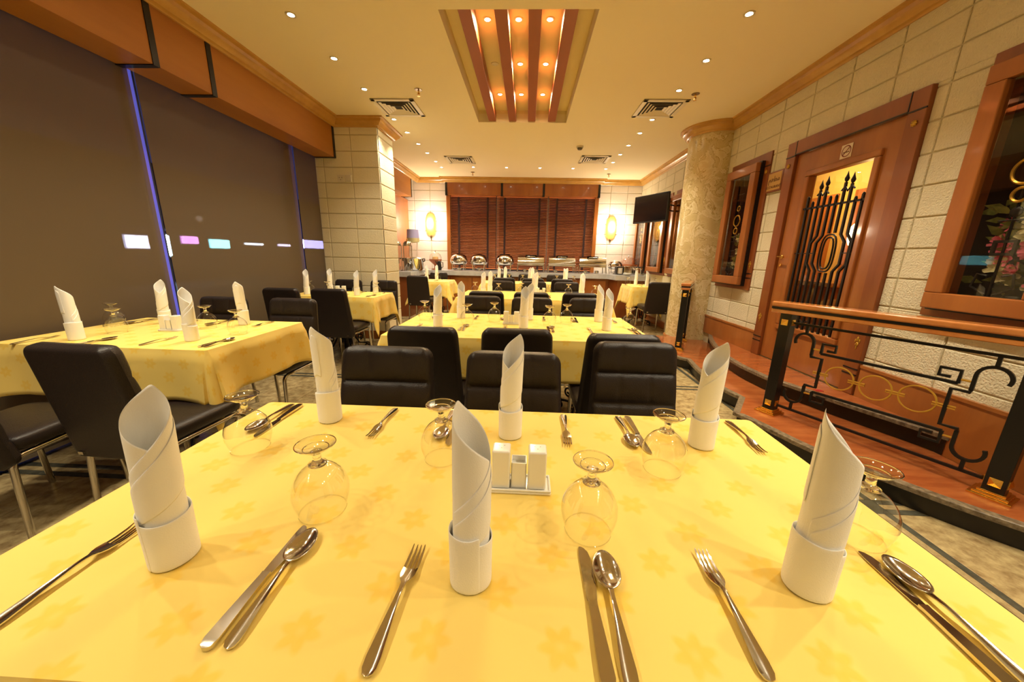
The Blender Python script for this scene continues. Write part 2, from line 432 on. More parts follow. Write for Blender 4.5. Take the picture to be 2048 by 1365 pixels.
LENS = MB().lathe([(.001, -.003), (.024, -.003)], 16).mesh('lamp_lens', lamp_m)
LENSW = MB().lathe([(.001, -.003), (.024, -.003)], 16).mesh('lamp_lens', lampw_m)
ords = ['nearest', 'second', 'third', 'fourth', 'fifth', 'sixth', 'seventh', 'eighth', 'ninth']
for i, y in enumerate((3.02, 3.61, 4.21, 5.06, 5.56, 6.09, 6.59, 7.15, 7.6)):
    downlight(-1.80 + .004 * i, y, H, f'small round ceiling light, {ords[i]} of the left row running to the back wall', 'left row of downlights')
for i, y in enumerate((3.02, 3.63, 4.2, 5.0, 5.49, 6.05, 6.55, 7.06)):
    downlight(1.515, y, H, f'small round ceiling light, {ords[i]} of the right row running to the back wall', 'right row of downlights')
for i, x in enumerate((-1.12, -0.46, 0.20, 0.85, 1.49)):
    downlight(x, 7.55, H, f'small round ceiling light, {["leftmost","second from left","middle one","second from right","rightmost"][i]} of the row before the back window', 'row of downlights before the back window')
for i, x in enumerate((-1.8, 1.515)):
    for k, y in enumerate((2.4, 1.8, 1.2, 0.6, 0.0, -0.6, -1.2, -1.9)):  # rows continued out of view, extended to brighten front table and napkins
        downlight(x, y, H, f'small out-of-view ceiling light around the viewer, {["left", "right"][i]} row, {ords[k]}', 'downlights above the viewer')
cn = ['left', 'middle', 'right']; rn = ['near', 'middle', 'far']
for j, y in enumerate((3.33, 4.0, 4.67)):
    for i, x in enumerate((-.375, -.125, .125)):
        dead = (i == 0 and j == 1)
        downlight(x, y, H + RD, f'warm light in the {cn[i]} gap of the slatted ceiling recess, {rn[j]} row' + (', unlit' if dead else ''), 'lights in the slatted recess', True, dead)
# the unlit one shows a dull lens
for o in C.objects:
    if o.parent and 'unlit' in o.parent.get('label', '') and o.name.startswith('lamp_lens'):
        o.data = MB().lathe([(.001, -.003), (.026, -.003)], 16).mesh('lamp_lens', plastic_w)

def vent(x, y, s, label):
    t = thing('ceiling_vent', label, 'air vent', (x, y, H), 0, 'square ceiling vents')
    h = s / 2
    MB().box(-h, h, -h, h, -.004, -.001).build('vent_backing', dark_m, t)
    fr = MB()
    for a, b, c_, d in ((-h, h, -h, -h + .05), (-h, h, h - .05, h), (-h, -h + .05, -h, h), (h - .05, h, -h, h)): fr.box(a, b, c_, d, -.012, -.001)
    bevel(fr.build('vent_frame', vent_m, t), .003, 1)
    for k in range(4):
        q = h - .068 - k * .038
        sl = MB()
        for i in range(4):
            a = R(90 * i); M = Matrix.Rotation(a, 4, 'Z')
            vs = [M @ Vector(p) for p in ((-q, -q, -.014), (q, -q, -.014), (q - .028, -q + .028, -.003), (-q + .028, -q + .028, -.003), (-q, -q, -.012), (q, -q, -.012))]
            sl.add(vs, [(0, 3, 2, 1), (0, 1, 5, 4)])
        sl.build('vent_louvre', vent_m, t)
vent(-1.59, 4.69, .5, 'square louvred ceiling vent before the left pillar')
vent(1.48, 4.66, .5, 'square louvred ceiling vent near the round column')
vent(-1.28, 7.02, .5, 'square louvred ceiling vent at the back left')
vent(1.14, 6.88, .5, 'square louvred ceiling vent at the back right')
def sprinkler(x, y, label):
    t = thing('sprinkler', label, 'sprinkler', (x, y, H), 0, 'fire sprinklers')
    MB().lathe([(.001, -.003), (.04, -.004), (.04, 0)], 16).build('escutcheon', mat('bronze', (.25, .17, .07), .35, metal=.8), t)
    MB().lathe([(.008, 0), (.008, -.035), (.014, -.04), (.004, -.045)], 10).build('nozzle', gold_m, t)
    MB().lathe([(.001, -.062), (.018, -.062), (.018, -.060)], 12).tube([(-.012, 0, -.03), (-.014, 0, -.05), (0, 0, -.061), (.014, 0, -.05), (.012, 0, -.03)], .002, 5).build('deflector', gold_m, t)
sprinkler(-1.21, 4.22, 'brass ceiling sprinkler before the left pillar')
sprinkler(1.72, 4.28, 'brass ceiling sprinkler near the round column')
sprinkler(-1.2, 8.0, 'brass ceiling sprinkler at the back left')
sprinkler(1.65, 8.0, 'brass ceiling sprinkler at the back right')
t = thing('smoke_detector', 'small round smoke detector on the ceiling, right of the middle', 'smoke detector', (.78, 6.13, H))
MB().lathe([(.055, 0), (.055, -.02), (.05, -.025)], 20).build('detector_base', plastic_w, t, 40)
MB().lathe([(.035, -.024), (.04, -.04), (.03, -.05), (.001, -.051)], 20).build('sensor_cap', mat('dark_sensor', (.12, .09, .05), .5), t, 40)

# ---------------------------------------------------------------- right wall
PB = {'door': (2.65, 0.26, 3.91, 2.37), 'w1': (4.17, 0.92, 4.91, 2.39), 'w2': (1.66, 0.94, 2.36, 2.39),
      'wa': (5.80, 0.95, 6.60, 2.40), 'wb': (6.76, 0.95, 7.62, 2.40), 'wc': (7.78, 0.95, 8.62, 2.40)}
holes = list(PB.values())
mb = MB()
for (a0, b0, a1, b1) in rects_minus((YF, 0, YB + .1, H), holes): mb.box(XW + .002, XW + .12, a0, a1, b0, b1)
wr = struct(mb.build('wall_right', mortar_m), 'cream stucco block wall on the right')
def blockwall(par, u_lines, z_lines, holes, mk, m, extra=None):
    for i in range(len(u_lines) - 1):
        for j in range(len(z_lines) - 1):
            rs = rects_minus((u_lines[i] + .005, z_lines[j] + .005, u_lines[i + 1] - .005, z_lines[j + 1] - .005), holes)
            if not rs: continue
            b = MB(); jit = random.uniform(-.0015, .0015)
            for r_ in rs: mk(b, r_, jit)
            b.build('stone_block', m, par)
ul = [2.571 + .387 * k for k in range(-13, 16)]
ul = [u for u in ul if u > -1.4]; ul = [u for u in ul if u < YB - .05] + [YB]
zl = [2.344 - .198 * k for k in range(10, -3, -1)] + [H]
zl = [.40] + zl
zl = sorted(set(round(z, 3) for z in zl))
col_h = (5.04, 0, 5.68, H)
blockwall(wr, ul, zl, holes + [col_h], lambda b, r_, j: b.cbox(XW - .006 + j, XW + .02, r_[0], r_[2], r_[1], r_[3], .004, '-x'), block_dim)
# skirting on the right wall
bs = MB()
for y0, y1, z0 in ((YF, 2.64, .13), (3.92, 5.03, .26), (5.69, YB, 0)):
    bs.box(XW - .022, XW + .006, y0, y1, z0, .505 if y1 < 6 else .12); bs.box(XW - .03, XW - .022, y0, y1, .485 if y1 < 6 else .1, .505 if y1 < 6 else .12)
struct(bs.build('baseboard_right', wood_m), 'reddish wooden skirting along the right wall')

# column
cx, cy, cr = 2.5, 5.36, .33
def circ(r, n=48): return [(cx + r * math.cos(2 * PI * i / n), cy + r * math.sin(2 * PI * i / n)) for i in range(n)]
colo = struct(MB().lathe([(cr, 0), (cr, H)], 56, (cx, cy, 0)).build('trim_1', COLM, None, 40), 'round column clad in veined yellow marble')
MB().lathe([(cr + .002, 0), (cr + .018, 0), (cr + .018, .12), (cr + .002, .13)], 56, (cx, cy, 0)).build('column_base', wood_m, colo, 40)

# ---------------------------------------------------------------- other walls
wl = struct(MB().box(-3.35, -3.25, YF, YB + .1, 0, .04).build('wall_left', mortar_m), 'low kerb under the left window wall')
wbk = MB()
BWH = [(-1.91, .9, 1.60, 2.86)]
for (a0, b0, a1, b1) in rects_minus((-3.35, 0, 2.7, H), [(-1.83, .9, 1.52, 2.6)]): wbk.box(a0, a1, YB + .006, YB + .12, b0, b1)
wb = struct(wbk.build('wall_back', mortar_m), 'sconce-brightened block wall at the back with a wide blind-covered window')
ub = [-2.9, -2.68, -2.3, -1.91, 1.60, 1.87, 2.25, 2.57]
zb = [.42 + .227 * k for k in range(0, 11)] + [H]
blockwall(wb, ub, zb, BWH, lambda b, r_, j: b.cbox(r_[0], r_[2], YB - .006 + j, YB + .02, r_[1], r_[3], .004, '-y'), block_sconce_lit)
struct(MB().box(-3.35, 2.7, YF - .1, YF, 0, H).build('wall_rear', wall_behind), 'plain wall behind the viewer')

# pillar
pil = struct(MB().box(-2.90, -2.028, 5.058, 5.60, 0, H).build('trim_2', mortar_m), 'square pillar clad in cream blocks')
zp = [0] + [2.759 - .198 * k for k in range(12, -1, -1)] + [H]
zp = [z for z in zp if z == 0 or z > .2]
for i, (x0, x1) in enumerate(((-2.90, -2.78), (-2.78, -2.39), (-2.39, -2.02))):
    for j in range(len(zp) - 1):
        b = MB().cbox(x0 + .004, x1 - (.004 if i < 2 else 0), 5.05, 5.08, zp[j] + .005, zp[j + 1] - .005, .006, '-y')
        b.build('stone_block', block_lit, pil)
for j in range(len(zp) - 1):
    MB().cbox(-2.05, -2.02, 5.052, 5.60, zp[j] + .005, zp[j + 1] - .005, .006, 'x').build('stone_block', block_lit, pil)
for y0 in (0,):
    MB().box(-2.90, -2.006, 5.036, 5.61, 0, .12).build('pillar_skirting', wood_m, pil)
for k, (x, lab) in enumerate(((-2.555, 'ivory wall socket on the pillar, left of the pair'), (-2.455, 'ivory wall switch on the pillar, right of the pair'))):
    s_ = thing('wall_socket' if k == 0 else 'wall_switch', lab, 'socket' if k == 0 else 'switch', (x, 5.05, 2.222))
    bevel(MB().box(-.045, .045, -.012, 0, -.045, .045).build('cover_plate', plastic_w, s_), .004, 2)
    if k == 0:
        hb = MB()
        for dx, dz in ((-.018, .01), (.018, .01), (0, -.018)): hb.box(dx - .005, dx + .005, -.0135, -.012, dz - .005, dz + .005)
        hb.build('socket_slot', hole_m, s_)
    else: bevel(MB().box(-.02, .02, -.017, -.012, -.03, .03).build('rocker', plastic_w, s_), .002, 1)

# crown moulding swept round the room
PROF = [(0, 2.845), (.018, 2.845), (.03, 2.858), (.045, 2.862), (.06, 2.885), (.082, 2.90), (.09, 2.925), (.115, 2.933), (.118, H)]
def sweep(path, prof, name, m, parent=None, side=1):
    P = [Vector((x, y)) for x, y in path]; n = len(P); offs = []
    for i in range(n):
        a = (P[i] - P[i - 1]).normalized() if i > 0 else None
        b = (P[i + 1] - P[i]).normalized() if i < n - 1 else None
        if a is None: a = b
        if b is None: b = a
        na = Vector((a.y, -a.x)) * side; nb = Vector((b.y, -b.x)) * side
        mm_ = (na + nb)
        mm_ = mm_ / max(1e-6, mm_.dot(mm_)) * 2 if mm_.length > .2 else na
        mm_ = mm_.normalized() / max(.35, mm_.normalized().dot(na))
        offs.append(mm_)
    b = MB(); k = len(prof)
    b.add([(P[i].x + offs[i].x * o_, P[i].y + offs[i].y * o_, z) for i in range(n) for (o_, z) in prof],
          [(i * k + j, i * k + j + 1, (i + 1) * k + j + 1, (i + 1) * k + j) for i in range(n - 1) for j in range(k - 1)])
    return b.build(name, m, parent, 35)
BX = -2.60
carc = [(cx + cr * math.cos(a), cy + cr * math.sin(a)) for a in [PI - (PI - 1.357) * -1 + 0 for _ in ()]]
a0 = math.acos((XW - cx) / cr)
carc = [(cx + cr * math.cos(a0 + (2 * PI - 2 * a0) * i / 24), cy + cr * math.sin(a0 + (2 * PI - 2 * a0) * i / 24)) for i in range(25)]
path = [(BX, YF), (BX, 5.05), (-2.02, 5.05), (-2.02, 5.60), (BX, 5.60), (BX, YB - .02), (-1.91, YB - .02), (-1.91, YB - .12), (1.60, YB - .12), (1.60, YB - .02), (XW, YB - .02)] + carc + [(XW, YF)]
struct(sweep(path, PROF, 'trim_3', crown_m, None, 1), 'stepped golden crown moulding under the ceiling')

# left beam (pelmet) boxes with black bands
BZ = 2.475
def beam(y0, y1, nm):
    o = MB().box(-2.86, BX, y0, y1, BZ, H - .002).build(nm, wood_h); return struct(o, 'orange wooden pelmet box over the left windows')
bm1 = beam(YF, 5.045, 'trim_4'); bm2 = beam(5.61, 8.25, 'trim_5')
def band(par, y, wd=.045):
    MB().box(-2.87, BX + .006, y - wd / 2, y + wd / 2, BZ - .006, BZ).box(BX, BX + .006, y - wd / 2, y + wd / 2, BZ, 2.85).build('black_band', black_m, par)
for y in (2.70, 3.17, 5.02, .9, -.6): band(bm1, y)
for y in (5.70, 8.22): band(bm2, y, .04)
struct(MB().box(-3.2, -2.83, 7.75, YB + .01, 0, 2.475).build('trim_6', wood_m), 'wooden panel at the back end of the left windows')

# left window wall: glass, mullions, roller blinds
BLX = -2.885
lw = sempty('window_1', (0, 0, 0)); lw['label'] = 'tall window wall on the left covered by roller blinds'
gp = MB()
for y0, y1 in ((YF, .32), (.32, 2.787), (2.787, 4.575), (4.575, 5.6), (5.6, 7.75)):
    MB().box(-2.95, -2.943, y0 + .045, y1 - .045, .06, 2.9).build('glass_pane', PANE, lw)
for y in (.32, 2.787, 4.575, 5.58, 7.72):
    mu = MB().box(-2.97, -2.915, y - .045, y + .045, .04, 2.9).build('mullion', alu_m, lw)
    MB().box(-2.915, -2.906, y - .022, y + .022, .12, 2.88).build('gap_glow_strip', blue_gap_glow, mu)  # added glowing strip so the gap between blinds shows blue
MB().box(-2.97, -2.90, YF, 7.75, .02, .06).build('sill_bar', alu_m, lw)
for y0, y1, lab in ((YF, .30, 'grey brown roller blind nearest the viewer'), (.34, 2.765, 'wide grey brown roller blind behind the left front table'),
                    (2.812, 4.562, 'grey brown roller blind between the two bright gaps'), (4.588, 5.04, 'narrow grey brown roller blind against the pillar'), (5.62, 7.74, 'roller blind behind the pillar')):
    t = thing('roller_blind', lab, 'blind', (BLX, (y0 + y1) / 2, .05))
    h = (y1 - y0) / 2
    MB().add([(0, -h, 0), (0, h, 0), (0, h, 2.44), (0, -h, 2.44)], [(0, 1, 2, 3)]).build('blind_fabric', BLIND, t)
    MB().box(-.006, .006, -h, h, -.02, .002).build('bottom_bar', mat('blind_bar', (.25, .21, .16), .5), t)

# night outside: ground, dark building, lit shop signs
struct(MB().box(-40, -3.4, -20, 60, -.3, -.05).build('ground', night_m), 'dark street outside')
signs = [((12.2, 13.1), (1.22, 1.68), (.75, .8, 1.0), 5, 'pale lit shop window across the street, leftmost'), ((13.35, 13.75), (.95, 1.75), (.45, .8, 1.0), 14, 'blue white lit shop window seen through the blind gap'),
         ((14.3, 15.0), (1.45, 1.75), (.9, .35, .9), 5, 'pink lit sign across the street'), ((15.6, 16.6), (1.3, 1.68), (.25, .9, .9), 9, 'turquoise lit shop sign across the street'),
         ((17.6, 18.8), (1.50, 1.60), (.7, .85, 1.0), 7, 'thin white lit sign across the street'), ((20.0, 21.0), (1.5, 1.62), (.75, .7, 1.0), 5, 'small lilac lit sign across the street'),
         ((22.3, 26.5), (1.45, 1.95), (.45, .42, 1.0), 6, 'long violet lit shop front across the street'), ((28.5, 33), (1.5, 2.1), (.4, .4, 1.0), 6, 'violet lit shop front, farthest right')]
for (y0, y1), (z0, z1), c_, e_, lab in signs:
    em = mat('shop_light_%d' % int(y0), c_, .5, emit=(c_, e_ * 4.0))
    t = thing('shop_sign', lab, 'sign', (-14, (y0 + y1) / 2, z0), 0, 'lit shop signs across the street')
    h = (y1 - y0) / 2
    bevel(MB().box(-.1, 0, -h, h, 0, z1 - z0).build('sign_face', em, t), .04, 2)
    MB().box(-.16, -.1, -h - .05, h + .05, -.05, z1 - z0 + .05).build('sign_frame', alu_m, t)
t = thing('shop_building', 'dark low building behind the lit shop signs', 'building', (-14.3, 22, -.05))
MB().box(-3, 0, -14, 16, 0, 4.2).build('facade', mat('facade_dark', (.02, .02, .04), .8), t); MB().box(-3.1, .15, -14.1, 16.1, 4.2, 4.4).build('roof', night_m, t)
MB().box(0, .14, -10.5, 12, 1.95, 2.05).build('canopy', mat('canopy_grey', (.05, .05, .08), .6), t)

# ---------------------------------------------------------------- back window
bw = sempty('window_2', (0, YB, 0)); bw['label'] = 'wide back window behind reddish wooden venetian blinds'
for x0, x1 in ((-1.91, -1.82), (1.515, 1.60)): bevel(MB().box(x0, x1, -.06, .02, .9, 2.6).build('window_post', wood_m, bw), .004, 1)
for i, (x0, x1) in enumerate(((-1.87, -.64), (-.59, .31), (.36, 1.56))): MB().box(x0, x1, -.12, .02, 2.585, 2.86).build('header_panel', wood_m, bw)
for x in (-1.89, -.615, .335, 1.58): MB().box(x - .025, x + .025, -.127, .02, 2.57, 2.855).build('black_band', black_m, bw)
MB().box(-1.82, 1.515, .10, .11, .9, 2.6).build('glass_pane', PANE, bw)
for x in (-.72, .46): MB().box(x - .03, x + .03, .06, .12, .9, 2.6).build('mullion', alu_m, bw)
for k, (x0, x1, lab) in enumerate(((-1.815, -.755, 'left'), (-.735, .445, 'middle'), (.465, 1.51, 'right'))):
    t = thing('venetian_blind', f'reddish wooden venetian blind, the {lab} one of three on the back window', 'blind', ((x0 + x1) / 2, YB - .01, .93), 0, 'venetian blinds on the back window')
    h = (x1 - x0) / 2; b = MB(); n = 47
    for i in range(n):
        z = .03 + i * .0348; M = Matrix.Translation((0, 0, z)) @ Matrix.Rotation(R(30), 4, 'X')
        b.box(-h, h, -.022, .022, -.0015, .0015, M)
    o = b.build('slats', slat_wood, t); o['kind'] = 'stuff'
    MB().box(-h, h, -.03, .03, 1.62, 1.655).build('head_rail', slat_wood, t)
    MB().box(-h, h, -.03, .03, 0, .02).build('bottom_rail', slat_wood, t)
    for x in (-h + .19, h - .19): MB().box(x - .022, x + .022, -.027, -.024, .01, 1.65).build('ladder_tape', tape_m, t)
struct(MB().box(-3, 2.6, YB + .6, YB + .62, .4, 3).build('wall_outside', mat('light_well', (.05, .05, .12), .9)), 'dark light well behind the back window')

# ---------------------------------------------------------------- tablecloths, tables
def cloth(x0, x1, y0, y1, z, drop, label, seed=0, group='yellow tablecloths', os_=1.0):
    """a square-cut cloth: flat top, hanging sides, corners falling in a fold"""
    rnd = random.Random(seed)
    hx, hy = (x1 - x0) / 2, (y1 - y0) / 2; d = drop
    NS = 26; NC = 12
    rim = []   # (px,py, outward dir angle, u-dir) with corner weight
    cs = [(hx, -hy, -90), (hx, hy, 0), (-hx, hy, 90), (-hx, -hy, 180)]
    rc_ = .012
    for k in range(4):
        cx_, cy_, a = cs[k]; sx, sy = (1 if cx_ > 0 else -1), (1 if cy_ > 0 else -1)
        ccx, ccy = cx_ - sx * rc_, cy_ - sy * rc_
        for i in range(NC + 1):
            t_ = i / NC; rim.append((ccx + rc_ * math.cos(R(a + 90 * t_)), ccy + rc_ * math.sin(R(a + 90 * t_)), a + 90 * t_, 1 - abs(2 * t_ - 1), k, t_))
        nx_ = cs[(k + 1) % 4]; ex_, ey_ = nx_[0] - (1 if nx_[0] > 0 else -1) * rc_, nx_[1] - (1 if nx_[1] > 0 else -1) * rc_
        ax, ay = ccx + rc_ * math.cos(R(a + 90)), ccy + rc_ * math.sin(R(a + 90))
        bx_, by_ = ex_ + rc_ * math.cos(R(nx_[2])), ey_ + rc_ * math.sin(R(nx_[2]))
        for i in range(1, NS):
            t_ = i / NS; rim.append((ax + (bx_ - ax) * t_, ay + (by_ - ay) * t_, a + 90, 0, k, t_))
    n = len(rim); NR = 12
    ph = [rnd.uniform(0, 6) for _ in range(6)]
    vs = []; uvs = []
    for j in range(NR + 1):
        t_ = j / NR
        for i, (px, py, ang, cw, k, tt) in enumerate(rim):
            dx, dy = math.cos(R(ang)), math.sin(R(ang))
            sl = i / n * 2 * PI
            wav = .018 * math.sin(sl * 9 + ph[0]) + .012 * math.sin(sl * 17 + ph[1])
            L_ = d * (1 + .72 * cw ** 1.2)
            out = (.012 + .05 * t_ + wav * t_ * t_) if cw == 0 else .012 + t_ * (.05 + wav * t_ + cw * (.13 + .02 * math.sin(ph[k])))
            # pull the cloth either side of a corner slightly inwards, so the corner reads as a fold
            if cw == 0:
                e = min(tt, 1 - tt) * (2 * (hx if k in (1, 3) else hy))
                out += t_ * (.06 * math.exp(-e / .05) - .045 * math.exp(-((e - .17) / .07) ** 2))
                L_ *= 1 + .10 * math.exp(-e / .06)
            zz = -L_ * t_ + (0 if t_ > 0 else 0)
            if t_ > 0: zz -= 0.0
            q = min(1, t_ * 6); out = .012 + (out - .012) * os_
            vs.append((px + dx * out * q, py + dy * out * q, zz))
            uvs.append((px + dx * L_ * t_, py + dy * L_ * t_))
    fs = [tuple(range(n))]
    for j in range(NR):
        for i in range(n):
            i2 = (i + 1) % n; fs.append((j * n + i, (j + 1) * n + i, (j + 1) * n + i2, j * n + i2))
    me = bpy.data.meshes.new('tablecloth'); me.from_pydata(vs, [], fs); me.materials.append(CLOTH)
    uvl = me.uv_layers.new(name='UVMap')
    for p in me.polygons:
        for li in p.loop_indices: uvl.data[li].uv = uvs[me.loops[li].vertex_index]
    me.polygons.foreach_set('use_smooth', [True] * len(me.polygons)); me.set_sharp_from_angle(angle=R(60)); me.update()
    o = bpy.data.objects.new('tablecloth', me); C.objects.link(o); o.location = ((x0 + x1) / 2, (y0 + y1) / 2, z)
    s_ = o.modifiers.new('thickness', 'SOLIDIFY'); s_.thickness = .0015; s_.offset = -1
    return tag(o, label, 'tablecloth', group)

def scroll(c, r0, turns, a0, sgn=1, n=26, flat='x'):
    pts = []
    for i in range(n + 1):
        t_ = i / n; a = a0 + sgn * turns * 2 * PI * t_; r = r0 * (1 - .75 * t_)
        pts.append((c[0] + r * math.cos(a), 0, c[1] + r * math.sin(a)))
    return pts
base_post = MB().tube([(0, 0, .02), (0, 0, .71)], .03, 12).lathe([(.03, .30), (.045, .32), (.03, .34)], 12).lathe([(.03, .52), (.045, .54), (.03, .56)], 12).mesh('pedestal_post', iron_m, 40)
b = MB()
leg_c = [(.02, 0, .34), (.06, 0, .36), (.10, 0, .30), (.11, 0, .2), (.16, 0, .11), (.23, 0, .10)]
b.tube(leg_c, .011, 6); b.tube(scroll((.255, .06), .045, 1.3, 1.9, -1), .009, 6); b.tube(scroll((.17, .19), .04, 1.2, -1.6, 1), .008, 6)
b.tube(scroll((.075, .42), .04, 1.3, -1.5, 1), .008, 6); b.tube([(.23, 0, .10), (.28, 0, .06), (.29, 0, .012)], .011, 6)
base_leg = b.mesh('leg', iron_m, 50)
def table(x0, x1, y0, y1, label, nb, vis=True):
    t = thing('dining_table', label, 'table', ((x0 + x1) / 2, (y0 + y1) / 2, 0), 0, 'tables under yellow cloths')
    hx, hy = (x1 - x0) / 2 - .006, (y1 - y0) / 2 - .006
    bevel(MB().box(-hx, hx, -hy, hy, .718, .746).build('tabletop', wood_red, t), .004, 1)
    offs = [0] if nb == 1 else [-hx * .62, hx * .62]
    for o_ in offs:
        p = link('pedestal_post', base_post, t); p.location = (o_, 0, 0)
        for k in range(4):
            l = link('leg', base_leg, t); l.location = (o_, 0, 0); l.rotation_euler = (0, 0, R(45 + 90 * k))
    return t

# ---------------------------------------------------------------- chair
def chair_proto():
    t = thing('dining_chair', 'x', 'chair')
    # seat cushion
    b = MB(); NU, NV = 28, 12
    def sp(i, j):
        a = 2 * PI * i / NU; ph_ = -PI / 2 + PI * j / (NV - 1); ca, sa = math.cos(a), math.sin(a)
        ex = lambda v, p: math.copysign(abs(v) ** p, v)
        cp, s2 = ex(math.cos(ph_), .28), ex(math.sin(ph_), .55)
        return (.207 * ex(ca, .28) * cp, .005 + .215 * ex(sa, .28) * cp, .435 + .04 * s2)
    b.grid(sp, NU, NV, True); b.build('seat', leather_m, t, 60)
    # back
    HB, TB = .545, .065
    def pan(fr):
        NU_, NV_ = 45, 64
        def P(i, j):
            v = -math.cos(PI * j / (NV_ - 1)); v = .75 * (2 * j / (NV_ - 1) - 1) + .25 * v
            z = v * HB / 2; rr = .05
            w_ = .208 - .022 * (v + 1) / 2
            over = max(0, abs(z) - (HB / 2 - rr)); hw = w_ - rr + math.sqrt(max(0, rr * rr - over * over))
            u = -1 + 2 * i / (NU_ - 1); u = .8 * u + .2 * math.sin(u * PI / 2); x = u * hw
            d_ = min(hw - abs(x), HB / 2 - abs(z)); e = math.sqrt(max(0, 1 - (1 - min(d_ / .022, 1)) ** 2))
            y = TB / 2 * e
            if fr:
                dz_ = min(abs(z - zs) for zs in (-.15, -.01, .13)); dx_ = min(abs(x - x_) for x_ in (-.068, .068))
                seam = max(.011 * math.exp(-(dz_ / .008) ** 2), .0035 * math.exp(-(dx_ / .008) ** 2))
                puff = .009 * min(1 - math.exp(-(dz_ / .035) ** 2), 1 - .35 * math.exp(-(dx_ / .03) ** 2))
                y += (puff - seam) * min(1, d_ / .03)
            return (x, y if fr else -y, z)
        return P, NU_, NV_
    b = MB(); P, a_, c_ = pan(True); b.grid(P, a_, c_); P, a_, c_ = pan(False)
    o_ = len(b.v); b.grid(P, a_, c_)
    b.f = [f if k < len(b.f) // 2 else f[::-1] for k, f in enumerate(b.f)]
    o = b.build('backrest', leather_m, t, 60); o.location = (0, -.255, .612); o.rotation_euler = (R(9), 0, 0)
    # piping along the edge of the front
    tz = []
    for z, x in ((-.225, .214), (.20, .196)): tz.append((x, z))
    # frame: legs with a bend under the seat
    for sx in (-1, 1):
        for fr in (1, -1):
            x = sx * .182; y = .18 if fr > 0 else -.215; yb = y + (.02 if fr > 0 else -.02)
            pts = [(x * 1.04, yb, 0), (x, y, .345)]
            for k in range(1, 5):
                a = PI / 2 * k / 4; pts.append((x, y - fr * .04 * (1 - math.cos(a)), .345 + .04 * math.sin(a)))
            pts.append((x, y - fr * .15, .385))
            MB().tube(pts, .0125, 10).build('leg', tube_m, t, 50)
        MB().tube([(sx * .182, -.07, .385), (sx * .182, .05, .385)], .0125, 10).build('seat_rail', tube_m, t, 50)
    MB().tube([(-.182, .03, .378), (.182, .03, .378)], .009, 8).build('crossbar', tube_m, t, 50)
    for sx in (-1, 1):
        MB().box(sx * .15 - .012, sx * .15 + .012, -.262, -.17, .37, .384).build('bracket', tube_m, t)
    return freeze(t)
CH = chair_proto(); ch_used = [False]
def chair(x, y, rz, label, group, sc_=None):
    """x,y = centre of the top of the backrest; rz = 0 faces +y"""
    a = R(rz); ox, oy = 0, -.30
    lx, ly = x - (ox * math.cos(a) - oy * math.sin(a)), y - (ox * math.sin(a) + oy * math.cos(a))
    if not ch_used[0]:
        ch_used[0] = True; CH.location = (lx, ly, 0); CH.rotation_euler = (0, 0, a); CH['label'] = label; CH['group'] = group; return CH
    return dup(CH, (lx, ly, 0), a, label, group)

# ---------------------------------------------------------------- table setting prototypes
def napkin_mesh():
    body, hem = MB(), MB()
    Z = []
    def hh(a):  # a in degrees
        if a <= 450: return .130 + (.297 - .130) * ((a - 150) / 300.0) ** 1.0
        return .297 - .130 * (a - 450) / 300.0
    NA, NH = 92, 9
    A0, A1 = 150, 900
    def P(i, j, dr=0, top=0):
        a = A0 + (A1 - A0) * i / (NA - 1); t_ = j / (NH - 1)
        h_ = max(.05, hh(a) - top)
        r = .0296 - .0030 * (a - A0) / (A1 - A0) + dr
        z = h_ * t_
        flare = 1.0
        sq = 1 + .03 * math.sin(3 * R(a)) * (z / .3)
        rr = r * flare * sq * (1 - .03 * math.sin(PI * min(1, z / .3)))
        return (rr * math.cos(R(a)) + .006 * (z / .3) ** 2, rr * math.sin(R(a)) * .97, z + .001)
    body.grid(P, NA, NH)
    def Q(i, j):
        a = A0 + 8 + (470 - A0) * i / 39; t_ = j / 5
        h_ = hh(a) - .024; z = h_ * (.55 + .45 * t_)
        r = .0296 - .0030 * (a - A0) / (A1 - A0) + .0018
        flare = 1.0; sq = 1 + .03 * math.sin(3 * R(a)) * (z / .3)
        rr = r * flare * sq * (1 - .03 * math.sin(PI * min(1, z / .3)))
        return (rr * math.cos(R(a)) + .006 * (z / .3) ** 2, rr * math.sin(R(a)) * .97, z + .001)
    hem.grid(Q, 40, 6)
    cuff = MB()
    def K(i, j):
        a = 200 + 400 * i / 47; t_ = j / 7
        h_ = .092 + .008 * math.sin(R(a * .9)) + (.010 * max(0, (i - 40) / 7) ** 2)
        r = .0316 + .0008 * (i / 47) + .0008 * t_ ** 3 + .0008 * math.sin(R(a * 3))
        return (r * math.cos(R(a)), r * math.sin(R(a)), h_ * t_ + .0005)
    cuff.grid(K, 48, 8)
    ms = []
    for b_, nm in ((body, 'napkin_roll'), (hem, 'folded_hem'), (cuff, 'napkin_cuff')): ms.append((nm, b_.mesh(nm, napkin_m, 70)))
    return ms
def thick(o, th):
    s_ = o.modifiers.new('thickness', 'SOLIDIFY'); s_.thickness = th; s_.offset = 0; return o
def mk_napkin():
    t = thing('rolled_napkin', 'x', 'napkin')
    for nm, me in napkin_mesh():
        o = thick(link(nm, me, t), .0016)
        s2 = o.modifiers.new('soft', 'SUBSURF'); s2.levels = 1; s2.render_levels = 1
    return freeze(t)
NAP = mk_napkin()
